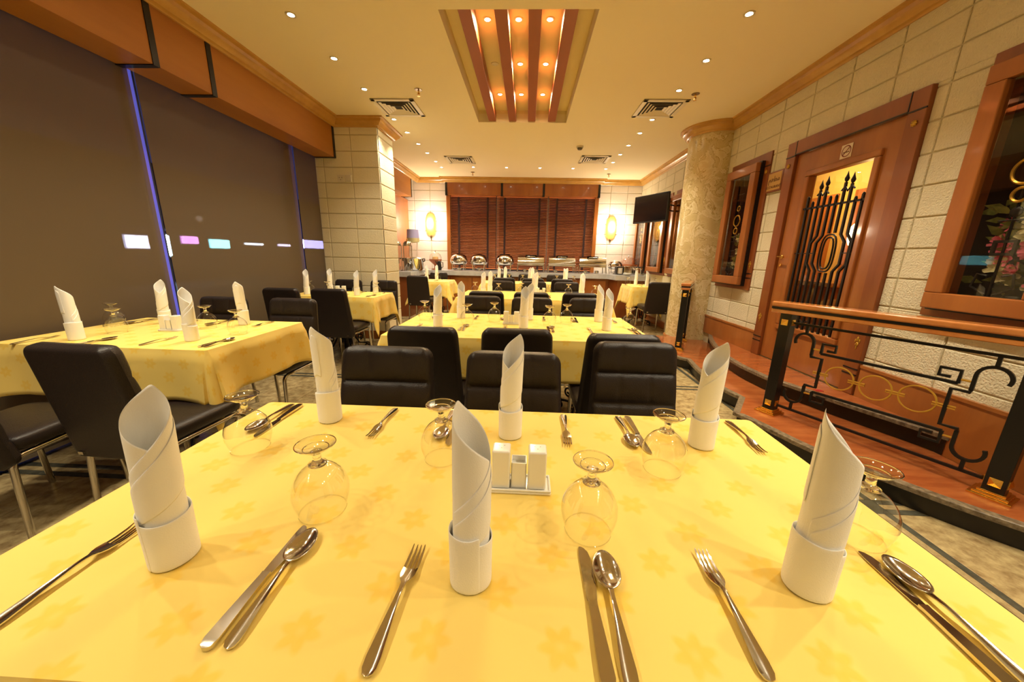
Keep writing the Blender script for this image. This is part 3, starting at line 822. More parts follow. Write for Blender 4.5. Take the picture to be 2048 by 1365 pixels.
def mk_glass():
    t = thing('goblet', 'x', 'glass')
    bowl = [(.0425, .0005), (.0445, .010), (.0485, .022), (.0515, .036), (.0520, .048), (.0490, .064), (.0420, .079), (.0320, .091), (.0210, .099), (.0100, .1035)]
    MB().lathe(bowl, 40).build('bowl', BOWL, t, 60)
    MB().lathe([(.0412, .0008), (.0425, 0), (.0436, .0008), (.0425, .0020), (.0412, .0008)], 40).build('rim', BOWL, t, 60)
    MB().lathe([(.0005, .098), (.012, .1005), (.0165, .102), (.0165, .1055), (.011, .108), (.0075, .113), (.0075, .124), (.0105, .130), (.0005, .130)], 28).build('stem', stem_m, t, 50)
    MB().lathe([(.0005, .1295), (.012, .1310), (.025, .1352), (.0335, .1425), (.0355, .1445), (.0345, .1455), (.024, .1400), (.0005, .1385)], 40).build('foot', BOWL, t, 60)
    MB().tube([(.0353 * math.cos(2 * PI * i / 40), .0353 * math.sin(2 * PI * i / 40), .1449) for i in range(40)], .0011, 6, closed=True).build('foot_rim', stem_m, t, 60)
    MB().tube([(.0222 * math.cos(2 * PI * i / 32), .0222 * math.sin(2 * PI * i / 32), .1365) for i in range(32)], .0012, 6, closed=True).build('foot_ripple', stem_m, t, 60)
    return freeze(t)
GL = mk_glass()
def strip(b, st, th=.0022):
    """st: list of (y, halfwidth, z, xoff[, dish]) -> closed thin solid along y"""
    K = 7; vs = []; fs = []
    for s_ in st:
        y, hw, z, xo = s_[:4]; dish = s_[4] if len(s_) > 4 else 0
        for k in range(K):
            u = -1 + 2 * k / (K - 1); vs.append((xo + u * hw, y, z + th / 2 + dish * (u * u)))
        for k in range(K):
            u = 1 - 2 * k / (K - 1); vs.append((xo + u * hw, y, z - th / 2 + dish * (u * u)))
    n2 = 2 * K
    for i in range(len(st) - 1):
        for k in range(n2):
            k2 = (k + 1) % n2; fs.append((i * n2 + k, i * n2 + k2, (i + 1) * n2 + k2, (i + 1) * n2 + k))
    fs.append(tuple(range(n2))); fs.append(tuple((len(st) - 1) * n2 + k for k in range(n2))[::-1])
    b.add(vs, fs)
HAND = [(0, .003, .0025, 0, .001), (.002, .0065, .0025, 0, .0012), (.008, .0092, .003, 0, .0016), (.02, .0096, .0035, 0, .0018), (.045, .0078, .0055, 0, .0016), (.075, .0052, .0085, 0, .0010), (.10, .0034, .0105, 0, .0004), (.112, .0033, .0105, 0, .0002)]
def mk_cut():
    f = thing('fork', 'x', 'fork'); b = MB()
    strip(b, HAND + [(.120, .0040, .0098, 0, 0), (.128, .0090, .0078, 0, .0008), (.136, .0118, .0058, 0, .0016), (.150, .0122, .0035, 0, .002)])
    b.build('handle', cutlery_m, f, 50)
    for k in range(4):
        x = (-1.5 + k) * .0068; q = MB()
        dz = .002 * (x / .0122) ** 2
        strip(q, [(.148, .0020, .0036 + dz, x), (.165, .0019, .0028 + dz, x), (.182, .0016, .0040 + dz, x * .97), (.192, .0011, .0062 + dz, x * .95), (.195, .0005, .0070 + dz, x * .95)], .0018)
        q.build('tine', cutlery_m, f, 50)
    freeze(f)
    s_ = thing('spoon', 'x', 'spoon'); b = MB()
    strip(b, HAND + [(.120, .0036, .0098, 0, 0), (.130, .0050, .0085, 0, .0006)])
    b.build('handle', cutlery_m, s_, 50)
    b = MB()
    def P(i, j):
        a = 2 * PI * i / 32; r = j / 8
        x = .0215 * math.sin(a) * r * (1 - .10 * math.cos(a)); y = .162 + .036 * math.cos(a) * r
        z = .0095 - .0085 * (1 - r * r) + .001
        return (x, y, z)
    b.grid(P, 32, 9, True); o = b.build('bowl', cutlery_m, s_, 60); thick(o, .0016)
    freeze(s_)
    k_ = thing('knife', 'x', 'knife'); b = MB()
    strip(b, [(0, .003, .004, 0), (.003, .0075, .0045, 0), (.012, .0098, .0048, 0), (.04, .0090, .0048, 0), (.08, .0072, .0045, 0), (.105, .0062, .004, 0), (.112, .0066, .004, 0)], .0065)
    b.build('handle', cutlery_m, k_, 50)
    b = MB()
    strip(b, [(.110, .0062, .0035, 0), (.116, .0078, .003, 0), (.135, .0092, .0026, .001), (.165, .0098, .0022, .0015), (.190, .0095, .002, .0012), (.203, .0078, .002, .0002), (.211, .0045, .002, -.002), (.214, .0015, .002, -.0038)], .0015)
    b.build('blade', cutlery_m, k_, 40)
    freeze(k_)
    return f, s_, k_
FORK, SPOON, KNIFE = mk_cut()
PROTOS = [NAP, GL, FORK, SPOON, KNIFE]
first = {p.name: True for p in PROTOS}
TZ = 0.7505
def put(proto, x, y, rz, label, group, z=TZ):
    if first[proto.name]:
        first[proto.name] = False; proto.location = (x, y, z); proto.rotation_euler = (0, 0, R(rz)); proto['label'] = label; proto['group'] = group; return proto
    return dup(proto, (x, y, z), R(rz), label, group)

def setting(nx, ny, far, place, tname, gx=None, gy=None, nrot=None, fx=None, kx=None, cut=True, fy=None):
    """one place; far places are turned round"""
    s_ = -1 if far else 1; a = 180 if far else 0
    nrot = random.uniform(-40, 40) if nrot is None else nrot
    put(NAP, nx, ny, nrot, f'white rolled napkin, {place} place of the {tname}', f'rolled napkins on the {tname}')
    gx = nx + s_ * .19 if gx is None else gx; gy = ny + s_ * .12 if gy is None else gy
    put(GL, gx, gy, random.uniform(0, 90), f'upturned glass goblet, {place} place of the {tname}', f'upturned goblets on the {tname}')
    if not cut: return
    yb = ny - s_ * (.145 if not far else .115)
    if fy is not None: yb = fy
    fx = nx - s_ * .125 if fx is None else fx
    put(FORK, fx, yb, a + random.uniform(-3, 3), f'steel fork at the {place} place of the {tname}', f'forks on the {tname}')
    kx = nx + s_ * .175 if kx is None else kx
    put(KNIFE, kx, yb, a + random.uniform(-2, 2), f'steel knife, {place} place of the {tname}', f'knives on the {tname}')
    put(SPOON, kx + s_ * .028, yb + .003, a + random.uniform(-2, 2), f'steel spoon, {place} place of the {tname}', f'spoons on the {tname}')

# condiment set
def mk_cond():
    tr = thing('condiment_tray', 'x', 'tray'); o = MB()
    o.box(-.067, .067, -.028, .032, 0, .006); bevel(o.build('tray_base', ceramic_m, tr), .002, 2)
    rm = MB().box(-.067, .067, -.028, -.024, .006, .011).box(-.067, .067, .028, .032, .006, .011).box(-.067, -.063, -.024, .028, .006, .011).box(.063, .067, -.024, .028, .006, .011)
    bevel(rm.build('tray_rim', ceramic_m, tr), .0015, 1); freeze(tr)
    sh = thing('shaker', 'x', 'shaker')
    bevel(MB().box(-.0195, .0195, -.0195, .0195, 0, .09).build('shaker_body', ceramic_m, sh), .004, 3)
    q = MB()
    for dx, dy in ((-.006, .006), (.006, .006), (0, -.004)): q.lathe([(.0004, .0903), (.0013, .0903)], 8, (dx, dy, 0))
    q.build('pour_hole', hole_m, sh); freeze(sh)
    tp = thing('toothpick_holder', 'x', 'toothpick holder'); q = MB()
    a_, w_, h_ = .0165, .0022, .062
    q.box(-a_, a_, -a_, -a_ + w_, 0, h_).box(-a_, a_, a_ - w_, a_, 0, h_).box(-a_, -a_ + w_, -a_, a_, 0, h_).box(a_ - w_, a_, -a_, a_, 0, h_).box(-a_, a_, -a_, a_, 0, .004)
    q.build('holder_body', ceramic_m, tp)
    MB().box(-a_ + w_, a_ - w_, -a_ + w_, a_ - w_, .03, .05).build('paper_insert', mat('sachet_paper', (.72, .72, .66), .7), tp)
    freeze(tp)
    return tr, sh, tp
TRAY, SHAK, TPH = mk_cond()
for p in (TRAY, SHAK, TPH): first[p.name] = True
def cond(x, y, tname, rz=0):
    a = R(rz); c_, s_ = math.cos(a), math.sin(a)
    put(TRAY, x, y, rz, f'white ceramic condiment tray on the {tname}', 'condiment trays')
    put(SHAK, x - .042 * c_, y - .042 * s_, rz, f'white shaker, left end of the tray on the {tname}', 'square shakers', TZ + .0062)
    put(TPH, x - .0035 * c_, y - .0035 * s_, rz, f'low white toothpick holder, tray on the {tname}', 'toothpick holders', TZ + .0062)
    put(SHAK, x + .036 * c_, y + .036 * s_, rz, f'white shaker, right end of the tray on the {tname}', 'square shakers', TZ + .0062)

# ---------------------------------------------------------------- lay out the tables
T = {}
N1, N2, N3, N4 = 'front table', 'second centre table', 'third centre table', 'rear centre table'
NL1, NL2, NL3, NR3 = 'front left table', 'left table before the pillar', 'rear left table', 'rear right table'
def tb(name, x0, x1, y0, y1, drop, nb, where, seed, os_=1.0):
    table(x0, x1, y0, y1, f'dining table under the yellow cloth, {where}', nb)
    cloth(x0, x1, y0, y1, .75, drop, f'yellow tablecloth hanging over the {name}', seed, os_=os_)
tb(N1, -.855, .735, .287, 1.075, .255, 2, 'the large one in the foreground', 1)
tb(N2, -.90, .82, 2.10, 3.03, .262, 2, 'second in the centre row', 2, .5)
tb(N3, -.84, 1.00, 4.16, 5.12, .262, 2, 'third in the centre row', 3)
tb(N4, -.84, 1.00, 6.55, 7.25, .262, 2, 'last in the centre row', 4)
tb(NL1, -2.78, -1.61, 1.65, 2.44, .262, 1, 'left by the roller blind', 5, .42)
tb(NL2, -2.78, -1.74, 3.95, 4.55, .262, 1, 'left in front of the pillar', 6, .42)
tb(NL3, -2.10, -1.46, 6.55, 7.22, .262, 1, 'at the back left', 8)
tb(NR3, 1.93, 2.40, 6.50, 7.25, .33, 1, 'at the back right beyond the column', 9, .6)

setting(-.57, .46, False, 'near left', N1, -.39, .585, 20, -.698, -.395, fy=.325)
setting(-.073, .452, False, 'near middle', N1, .130, .567, 62, -.178, .113, fy=.308)
setting(.458, .470, False, 'near right', N1, .635, .585, 50, .312, .603, fy=.330)
setting(-.585, .965, True, 'far left', N1, -.703, .795, 160, -.415, -.735, fy=1.055)
setting(-.033, .912, True, 'far middle', N1, -.198, .785, -42, .133, -.195, fy=1.055)
setting(.497, .900, True, 'far right', N1, .345, .775, -75, .652, .335, fy=1.055)
cond(0, .685, N1)
for k, (nx, ny) in enumerate(((-.62, 2.44), (-.01, 2.47), (.58, 2.47))): setting(nx, ny, False, ['near left', 'near middle', 'near right'][k], N2)
for k, (nx, ny) in enumerate(((-.52, 2.80), (.03, 2.82), (.59, 2.82))): setting(nx, ny, True, ['far left', 'far middle', 'far right'][k], N2, gx=nx - .27 if k else -.78)
cond(-.10, 2.60, N2)
for k, nx in enumerate((-.55, .10, .71)): setting(nx, 4.52, False, ['near left', 'near middle', 'near right'][k], N3)
for k, nx in enumerate((-.50, .13, .76)): setting(nx, 4.90, True, ['far left', 'far middle', 'far right'][k], N3)
cond(.20, 4.70, N3)
for k, nx in enumerate((-.52, .06, .72)): setting(nx, 6.76, False, ['near left', 'near middle', 'near right'][k], N4)
for k, nx in enumerate((-.42, .12, .78)): setting(nx, 7.05, True, ['far left', 'far middle', 'far right'][k], N4)
setting(-2.46, 1.78, False, 'near left', NL1, gx=-2.44, gy=1.96, nrot=170, fx=-2.63, kx=-2.32)
setting(-1.86, 1.84, False, 'near right', NL1, gx=-1.75, gy=2.03, nrot=60, fx=-2.01, kx=-1.69)
setting(-2.46, 2.27, True, 'far left', NL1, gx=-2.69, gy=2.16, nrot=20)
setting(-1.93, 2.30, True, 'far right', NL1, gx=-2.06, gy=2.16, nrot=200)
cond(-2.20, 2.06, NL1)
setting(-2.62, 4.12, False, 'near left', NL2); setting(-2.02, 4.14, False, 'near right', NL2)
setting(-2.50, 4.42, True, 'far left', NL2); setting(-1.92, 4.44, True, 'far right', NL2)
cond(-2.28, 4.27, NL2)
setting(-1.92, 6.80, False, 'near', NL3); setting(-1.80, 7.08, True, 'far', NL3)
setting(2.25, 6.72, False, 'near', NR3); setting(2.14, 7.04, True, 'far', NR3)

def crow(xs, y, rz, pos, tname, side):
    for k, x in enumerate(xs):
        yy = y[k] if isinstance(y, (list, tuple)) else y
        p = pos[k]
        chair(x, yy, rz, f'dark leather chair, {side} side of the {tname}, {p}', f'dark leather chairs at the {tname}')
L3p = ['left one', 'middle one', 'right one']; L2p = ['left one', 'right one']
crow((-.555, -.04, .505), (1.37, 1.35, 1.58), 180, L3p, N1, 'far')
crow((-.535, -.04, .50), (1.77, 1.79, 1.73), 0, L3p, N2, 'near')
crow((-.42, .06, .60), (3.30, 3.28, 3.33), 180, L3p, N2, 'far')
crow((-.42, .06, .58), (3.72, 3.74, 3.78), 0, L3p, N3, 'near')
crow((-.38, .12, .62), (5.42, 5.44, 5.46), 180, L3p, N3, 'far')
crow((-.38, .12, .62), 6.14, 0, L3p, N4, 'near')
crow((-.50, .02, .62), 7.62, 180, L3p, N4, 'far')
chair(-1.76, 1.24, -3, 'dark leather dining chair at the near side of the front left table, right one', 'dark leather chairs at the front left table')
chair(-2.28, 1.10, 8, 'dark leather dining chair at the near side of the front left table, left one', 'dark leather chairs at the front left table')
crow((-2.43, -1.87), (2.74, 2.76), 180, L2p, NL1, 'far')
crow((-2.52, -2.04), (3.52, 3.56), 0, L2p, NL2, 'near')
crow((-2.48, -1.98), (4.88, 4.88), 180, L2p, NL2, 'far')
chair(-1.90, 6.12, 0, 'dark leather dining chair at the near side of the rear left table', 'dark leather chairs at the rear left table')
chair(-1.86, 7.52, 180, 'dark leather dining chair at the far side of the rear left table', 'dark leather chairs at the rear left table')
chair(2.20, 5.90, 0, 'dark leather dining chair with its back turned, beside the marble column', 'dark leather chairs at the rear right table')

# ---------------------------------------------------------------- platform steps
def smooth_poly(p, n=3):
    out = []
    for i in range(len(p) - 1):
        p0 = p[max(0, i - 1)]; p1 = p[i]; p2 = p[i + 1]; p3 = p[min(len(p) - 1, i + 2)]
        for k in range(n):
            t_ = k / n
            out.append(tuple(.5 * ((2 * p1[q]) + (-p0[q] + p2[q]) * t_ + (2 * p0[q] - 5 * p1[q] + 4 * p2[q] - p3[q]) * t_ * t_ + (-p0[q] + 3 * p1[q] - 3 * p2[q] + p3[q]) * t_ ** 3) for q in (0, 1)))
    out.append(p[-1]); return out
lowA = [(1.74, 5.30), (1.72, 4.75), (1.80, 4.15), (1.90, 4.00)]
lowB = [(1.90, 4.00), (1.84, 3.68), (1.80, 3.30), (1.80, 3.05), (1.84, 2.87)]
lowC = [(1.61, 2.55), (1.69, 2.34), (1.80, 2.02), (1.98, 1.74), (2.12, 1.55), (2.27, 1.39), (2.545, 1.10)]
low = smooth_poly(lowA)[:-1] + smooth_poly(lowB) + smooth_poly(lowC)
upp = smooth_poly([(2.545, 4.86), (2.47, 4.70), (2.33, 4.35), (2.18, 3.85), (2.12, 3.42), (2.13, 3.17), (2.15, 2.99), (2.21, 2.86), (2.32, 2.54), (2.47, 2.18), (2.545, 2.0)])
def inset(line, d):
    out = []; lim = 2.545
    for i, p in enumerate(line):
        a = Vector(line[max(0, i - 1)]); b_ = Vector(line[min(len(line) - 1, i + 1)]); t_ = (b_ - a).normalized()
        nrm = Vector((-t_.y, t_.x)); out.append((min(lim, p[0] + nrm.x * d), p[1] + nrm.y * d))
    return out
def step(line, z0, z1, label, end_pts):
    t = thing('entrance_step', label, 'step', (0, 0, 0), 0, 'entrance steps')
    th = .028
    inn = inset(line, .045); rs = inset(line, .03)
    MB().prism(rs + end_pts, z0, z1 - th).build('riser', riser_m, t)
    MB().prism(inn + end_pts, z1 - th, z1).build('tread', redm_m, t)
    b = MB(); n = len(line)
    vs = []
    for p, q in zip(line, inn): vs += [(p[0], p[1], z1 - th), (p[0], p[1], z1 - .004), (p[0] * .93 + q[0] * .07, p[1] * .93 + q[1] * .07, z1), (q[0], q[1], z1), (q[0], q[1], z1 - th)]
    fs = [(i * 5 + k, i * 5 + (k + 1) % 5, (i + 1) * 5 + (k + 1) % 5, (i + 1) * 5 + k) for i in range(n - 1) for k in range(5)] + [(0, 1, 2, 3, 4), tuple((n - 1) * 5 + k for k in range(5))[::-1]]
    b.add(vs, fs); b.build('nosing', nose_m, t)
    return t
step(low, 0.001, .13, 'lower red marble entrance step with black riser, carrying the railings', [(2.545, 1.12), (2.545, 5.02), (2.2, 5.2)])
step(upp, .131, .26, 'upper red marble step before the wooden door', [(2.546, 2.02), (2.546, 4.84)])
cv = MB()
# small red marker on the step
o = MB().box(-.025, .025, -.02, .02, 0, .003).build('floor_tag', mat('red_tag', (.30, .01, .012), .4)); o.location = (2.35, 2.72, .2605); tag(o, 'small dark red tag lying on the upper step', 'tag')

# ---------------------------------------------------------------- railing
def railing(A, Bp, L0, L1, label, posts=(1, 1), cells_=1):
    A = Vector(A); Bp = Vector(Bp); d_ = Bp - A; L = d_.length; ang = math.atan2(d_.y, d_.x)
    t = thing('iron_railing', label, 'railing', (A.x, A.y, .13), ang, 'railings on the lower step')
    # handrail
    hr = MB().box(-L0, L + L1, -.055, .055, .805, .842); bevel(hr.build('handrail', rail_wood, t), .01, 3)
    MB().box(-L0 + .004, L + L1 - .004, -.05, .05, .79, .806).build('black_fillet', black_m, t)
    bevel(MB().box(-L0 + .002, L + L1 - .002, -.048, .048, .762, .791).build('lower_moulding', rail_wood, t), .004, 1)
    for x, use in ((0, posts[0]), (L, posts[1])):
        if not use: continue
        p = bevel(MB().box(x - .036, x + .036, -.036, .036, .03, .765).build('post', black_m, t), .002, 1)
        fb = MB().box(x - .07, x + .07, -.07, .07, 0, .012).box(x - .058, x + .058, -.058, .058, .012, .024).box(x - .046, x + .046, -.046, .046, .024, .036)
        bevel(fb.build('post_foot', gold_m, t), .003, 2)
        for z in (.085, .70):
            for k in range(4):
                M = Matrix.Translation((x, 0, z)) @ Matrix.Rotation(R(90 * k), 4, 'Z')
                s = .021; vs = [M @ Vector(q) for q in ((-s, -.036, -s), (s, -.036, -s), (s, -.036, s), (-s, -.036, s), (0, -.050, 0), (-s, -.039, -s), (s, -.039, -s), (s, -.039, s), (-s, -.039, s))]
                MB().add(vs, [(5, 6, 4), (6, 7, 4), (7, 8, 4), (8, 5, 4), (0, 1, 6, 5), (1, 2, 7, 6), (2, 3, 8, 7), (3, 0, 5, 8)]).build('brass_stud', gold_m, p)
    sx = (L - .0) / 1.055
    def U(p): return (p[0] * sx, 0, p[1])
    r = .0075
    MB().tube([U((.036, .70)), U((1.02, .70))], r, sq=True).build('top_bar', iron_m, t)
    MB().tube([U((.036, .075)), U((1.02, .075))], r, sq=True).build('bottom_bar', iron_m, t)
    for mz in (0, 1):
        for mx in (0, 1):
            def F(q):
                u, v = q
                if mx: u = 1.066 - u
                if mz: v = .776 - v
                return U((u, v))
            b = MB()
            b.tube([F((.130, .70)), F((.130, .640))], r, sq=True)
            hook = arc(.128, .585, .055, 205, 0, 14)
            b.tube([F(q) for q in hook + [(.183, .50)]], r, sq=True)
            b.tube([F(q) for q in [(.183, .507), (.183, .490), (.247, .490), (.247, .388)]], r, sq=True)
            b.build('hooked_scroll', iron_m, t)
        def G(q, mx):
            u, v = q
            if mx: u = 1.070 - u
            if mz: v = .776 - v
            return U((u, v))
        b = MB()
        b.tube([G((.235, .524), 0), G((.835, .524), 0)], r, sq=True)
        for mx in (0, 1):
            b.tube([G(q, mx) for q in [(.235, .524), (.235, .592), (.308, .592), (.308, .550), (.265, .550)]], r, sq=True)
        b.build('key_bar', iron_m, t)
        for mx in (0, 1):
            MB().tube([G((.190, .546), mx), G((.232, .546), mx)], .006, 8).build('gold_link', goldp_m, t)
    for u in (.358, .535, .712):
        MB().tube([U(q) for q in arc(u, .388, .074, 0, 350, 34)], .0048, 8, closed=True).build('gold_ring', goldp_m, t)
    for u0, u1 in ((.215, .300), (.405, .488), (.582, .665), (.770, .855)):
        b = MB()
        for dz in (-.006, .006): b.tube([U((u0, .388 + dz)), U((u1, .388 + dz))], .005, 8)
        b.build('gold_link', goldp_m, t)
    return t
railing((1.89, 2.57), (2.37, 1.63), .10, .10, 'black iron railing with gold rings and wooden handrail, nearest the front table')
railing((1.96, 4.42), (2.25, 4.98), .07, .10, 'short black iron railing running to the marble column')

# ---------------------------------------------------------------- right wall windows and door
def frame_rect(b, y0, y1, z0, z1, wd, x0, x1):
    b.box(x0, x1, y0, y1, z0, z0 + wd); b.box(x0, x1, y0, y1, z1 - wd, z1); b.box(x0, x1, y0, y0 + wd, z0 + wd, z1 - wd); b.box(x0, x1, y1 - wd, y1, z0 + wd, z1 - wd)
def rosette(b_par, y, z, x):
    b = MB(); n = 8
    b.lathe([(.001, .008), (.010, .006), (.012, 0)], 14)
    for k in range(n):
        a = 2 * PI * k / n; b.ell((.015 * math.cos(a), .015 * math.sin(a), .003), .006, .006, .004, 8, 5)
    o = b.build('brass_rosette', goldp_m, b_par, 60); o.location = (x, y, z); o.rotation_euler = (0, R(-90), 0)
def fleuron(b_par, y, z, x):
    b = MB()
    b.ell((0, 0, .03), .005, .009, .022, 8, 6).ell((0, -.016, .018), .004, .006, .014, 8, 6).ell((0, .016, .018), .004, .006, .014, 8, 6)
    b.ell((0, 0, 0), .005, .011, .007, 8, 5).ell((0, 0, -.025), .004, .005, .026, 8, 6).ell((0, -.009, -.01), .004, .005, .009, 8, 5).ell((0, .009, -.01), .004, .005, .009, 8, 5)
    o = b.build('brass_fleuron', goldp_m, b_par, 60); o.location = (x, y, z)
def blossom(b, c, r, nrm):
    M = nrm.to_track_quat('Z', 'Y').to_matrix().to_4x4(); M.translation = c
    for lay, (q, tilt) in enumerate(((1.0, .25), (.65, .75))):
        for k in range(5):
            a = 2 * PI * k / 5 + lay * .6
            P0 = [(0, 0, 0), (.45, -.32, .15), (1.0, -.22, .35 + tilt), (1.08, 0, .28 + tilt), (1.0, .22, .35 + tilt), (.45, .32, .15)]
            Rz = Matrix.Rotation(a, 4, 'Z')
            b.add([M @ (Rz @ (Vector(p) * r * q)) for p in P0], [(0, 1, 5), (1, 2, 3), (1, 3, 5), (5, 3, 4)])
def wall_window(idx, y0, y1, z0, z1, label, flowers=True, left_in=True, side_gap=.13):
    """board y0..y1; casement proud of it; dark niche behind holding flowers"""
    t = sempty(f'window_{idx}', (XW, 0, 0)); t['label'] = label
    cy0, cy1, cz0, cz1 = y0 + .10, y1 - .065, z0 + .055, z1 - .09
    cw = .095
    # board round the casement opening
    b = MB()
    for r_ in rects_minus((y0, z0, y1, z1), [(cy0 + .06, cz0 + .06, cy1 - .06, cz1 - .06)]): b.box(-.02, .03, r_[0], r_[2], r_[1], r_[3])
    bevel(b.build('backing_board', wood_red, t), .002, 1)
    # black line joints on the board
    for yy in (y0, y1):
        q = MB(); s_ = 1 if yy == y0 else -1
        ya, yb_ = sorted((yy - s_ * .001, yy + s_ * .085))
        for zz in (z1 - .14, z0 + .14, z0 + .19): q.box(-.0225, -.018, ya, yb_, zz - .005, zz + .005)
        q.build('black_line', black_m, t)
    # niche box
    n_ = MB(); n_.box(.30, .32, y0, y1, z0, z1); n_.box(.03, .30, y0, y0 + .01, z0, z1).box(.03, .30, y1 - .01, y1, z0, z1).box(.03, .30, y0, y1, z0, z0 + .01).box(.03, .30, y0, y1, z1 - .01, z1)
    n_.build('niche_lining', niche_m, t)
    # casement: black surround strip then wood frame
    sb = MB(); frame_rect(sb, cy0 - .012, cy1 + .012, cz0 - .012, cz1 + .012, .04, -.055, -.019); sb.build('black_surround', black_m, t)
    fb = MB(); frame_rect(fb, cy0, cy1, cz0, cz1, cw, -.105, -.055); cf = bevel(fb.build('casement_frame', wood_m, t), .006, 2)
    MB().box(-.082, -.078, cy0 + cw - .005, cy1 - cw + .005, cz0 + cw - .005, cz1 - cw + .005).build('glass_pane', PANE, cf)
    # ironwork with gold rings inside the glass
    cyc = (cy0 + cy1) / 2; zc = (cz0 + cz1) / 2
    ir = MB()
    ir.tube([(-.05, cyc, cz0 + cw), (-.05, cyc, cz1 - cw)], .006, 6)
    for zz in (zc + .38, zc - .16): ir.tube([(-.05, cyc - .06, zz), (-.05, cyc + .06, zz)], .005, 6)
    for sgn in (-1, 1):
        ir.tube([(-.05, cyc + sgn * .02, cz0 + cw + .01), (-.05, cyc + sgn * .09, cz0 + cw + .05), (-.05, cyc + sgn * .075, cz0 + cw + .12), (-.05, cyc + sgn * .03, cz0 + cw + .11)], .006, 6)
        ir.tube([(-.05, cyc + sgn * .045, zc + .2), (-.05, cyc + sgn * .045, cz1 - cw - .12), (-.05, cyc, cz1 - cw - .04)], .005, 6)
    frame_rect(ir, cyc - .05, cyc + .05, zc - .34, zc - .26, .014, -.056, -.044)
    ir.ell((-.05, cyc, zc - .12), .008, .028, .028, 10, 6)
    ir.build('iron_grille', iron_m, t, 50)
    for dz, rr in ((.20, .028), (.06, .062), (-.055, .034)):
        MB().tube([(-.058, cyc + rr * math.cos(a), zc + .02 + dz + rr * math.sin(a)) for a in [2 * PI * k / 28 for k in range(28)]], .0075 if rr > .03 else .006, 6, closed=True).build('gold_ring', goldp_m, t, 50)
    for yy in (y0 + .05, y1 - .05): rosette(t, yy, z1 - .20, -.021); fleuron(t, yy, z0 + .28, -.021)
    if flowers:
        rnd = random.Random(idx)
        tt = thing('flower_arrangement', f'artificial flowers of cream and pink behind the glass of the {"nearest right" if idx == 4 else "tall narrow"} window', 'flowers', (XW + .1, cyc, cz0 + .08))
        lf, cr_, pk = MB(), MB(), MB()
        for k in range(120):
            c = Vector((rnd.uniform(-.03, .12), rnd.uniform(-.17, .17), rnd.uniform(.02, .52)))
            dr = Vector((rnd.uniform(-1, -.2), rnd.uniform(-1, 1), rnd.uniform(-.3, 1))).normalized(); sd = dr.cross(Vector((1, .2, .3))).normalized()
            l = rnd.uniform(.06, .12); lf.add([c, c + dr * l * .5 + sd * l * .22, c + dr * l, c + dr * l * .5 - sd * l * .22], [(0, 1, 2, 3)])
        for k in range(16): blossom(cr_, Vector((rnd.uniform(-.05, .03), rnd.uniform(-.15, .15), rnd.uniform(.08, .50))), .05, Vector((-1, rnd.uniform(-.5, .5), rnd.uniform(-.2, .6))))
        for k in range(14): blossom(pk, Vector((rnd.uniform(-.05, .03), rnd.uniform(-.15, .15), rnd.uniform(.05, .42))), .042, Vector((-1, rnd.uniform(-.5, .5), rnd.uniform(-.2, .6))))
        lf.build('leaves', leaf_m, tt); cr_.build('cream_blossoms', cream_fl, tt); pk.build('pink_blossoms', pink_fl, tt)
        MB().lathe([(.03, -.07), (.05, -.05), (.055, .0), (.045, .02)], 14).build('flower_pot', black_m, tt, 50)
    return t
wall_window(3, 4.17, 4.91, .92, 2.39, 'narrow casement window with gold rings, left of the wooden door')
wall_window(4, 1.66, 2.36, .94, 2.39, 'large casement window with gold rings and flowers, right of the wooden door')
wall_window(5, 5.80, 6.60, .95, 2.40, 'casement window just behind the marble column', False)
wall_window(6, 6.76, 7.62, .95, 2.40, 'casement window under the television', False)
wall_window(7, 7.78, 8.62, .95, 2.40, 'casement window in the back right corner', False)

# door
dr = sempty('door_1', (XW, 0, 0)); dr['label'] = 'wide reddish wooden door with an ironwork glass panel'
y0, y1, z0, z1 = 2.65, 3.91, .262, 2.37
fr = MB(); JW = .12
fr.box(-.035, .08, y0, y0 + JW, z0, z1 - .0).box(-.035, .08, y1 - JW, y1, z0, z1)
bevel(fr.build('door_jamb', wood_red, dr), .003, 1)
bevel(MB().box(-.036, .08, y0 + JW, y1 - JW, z1 - JW, z1).build('door_head', wood_red, dr), .003, 1)
q = MB()
for yy in (y0, y1 - JW):
    for zz in (z1 - .13, z0 + .20, z0 + .155): q.box(-.0385, -.03, yy, yy + JW, zz - .005, zz + .005)
q.box(-.0385, -.03, y0 + JW, y1 - JW, z1 - JW - .006, z1 - JW + .002).box(-.0385, -.03, y0 + JW - .004, y0 + JW + .003, z1 - .13, z1).box(-.0385, -.03, y1 - JW - .003, y1 - JW + .004, z1 - .13, z1)
q.build('black_line', black_m, dr)
# fixed sidelight strip on the near side, leaf beyond it
gy0, gy1, gz0, gz1 = 2.955, 3.58, .64, 2.02
lf = MB()
for r_ in rects_minus((y0 + JW + .006, z0 + .004, y1 - JW - .006, z1 - JW - .008), [(gy0, gz0, gy1, gz1)]): lf.box(-.005, .05, r_[0], r_[2], r_[1], r_[3])
leaf = lf.build('door_leaf', wood_m, dr)
mo = MB(); frame_rect(mo, gy0 - .05, gy1 + .05, gz0 - .05, gz1 + .05, .052, -.026, .052)
bevel(mo.build('glazing_bead', wood_m, dr), .01, 2)
MB().box(.018, .024, gy0, gy1, gz0, gz1).build('glass_pane', PANE, dr)
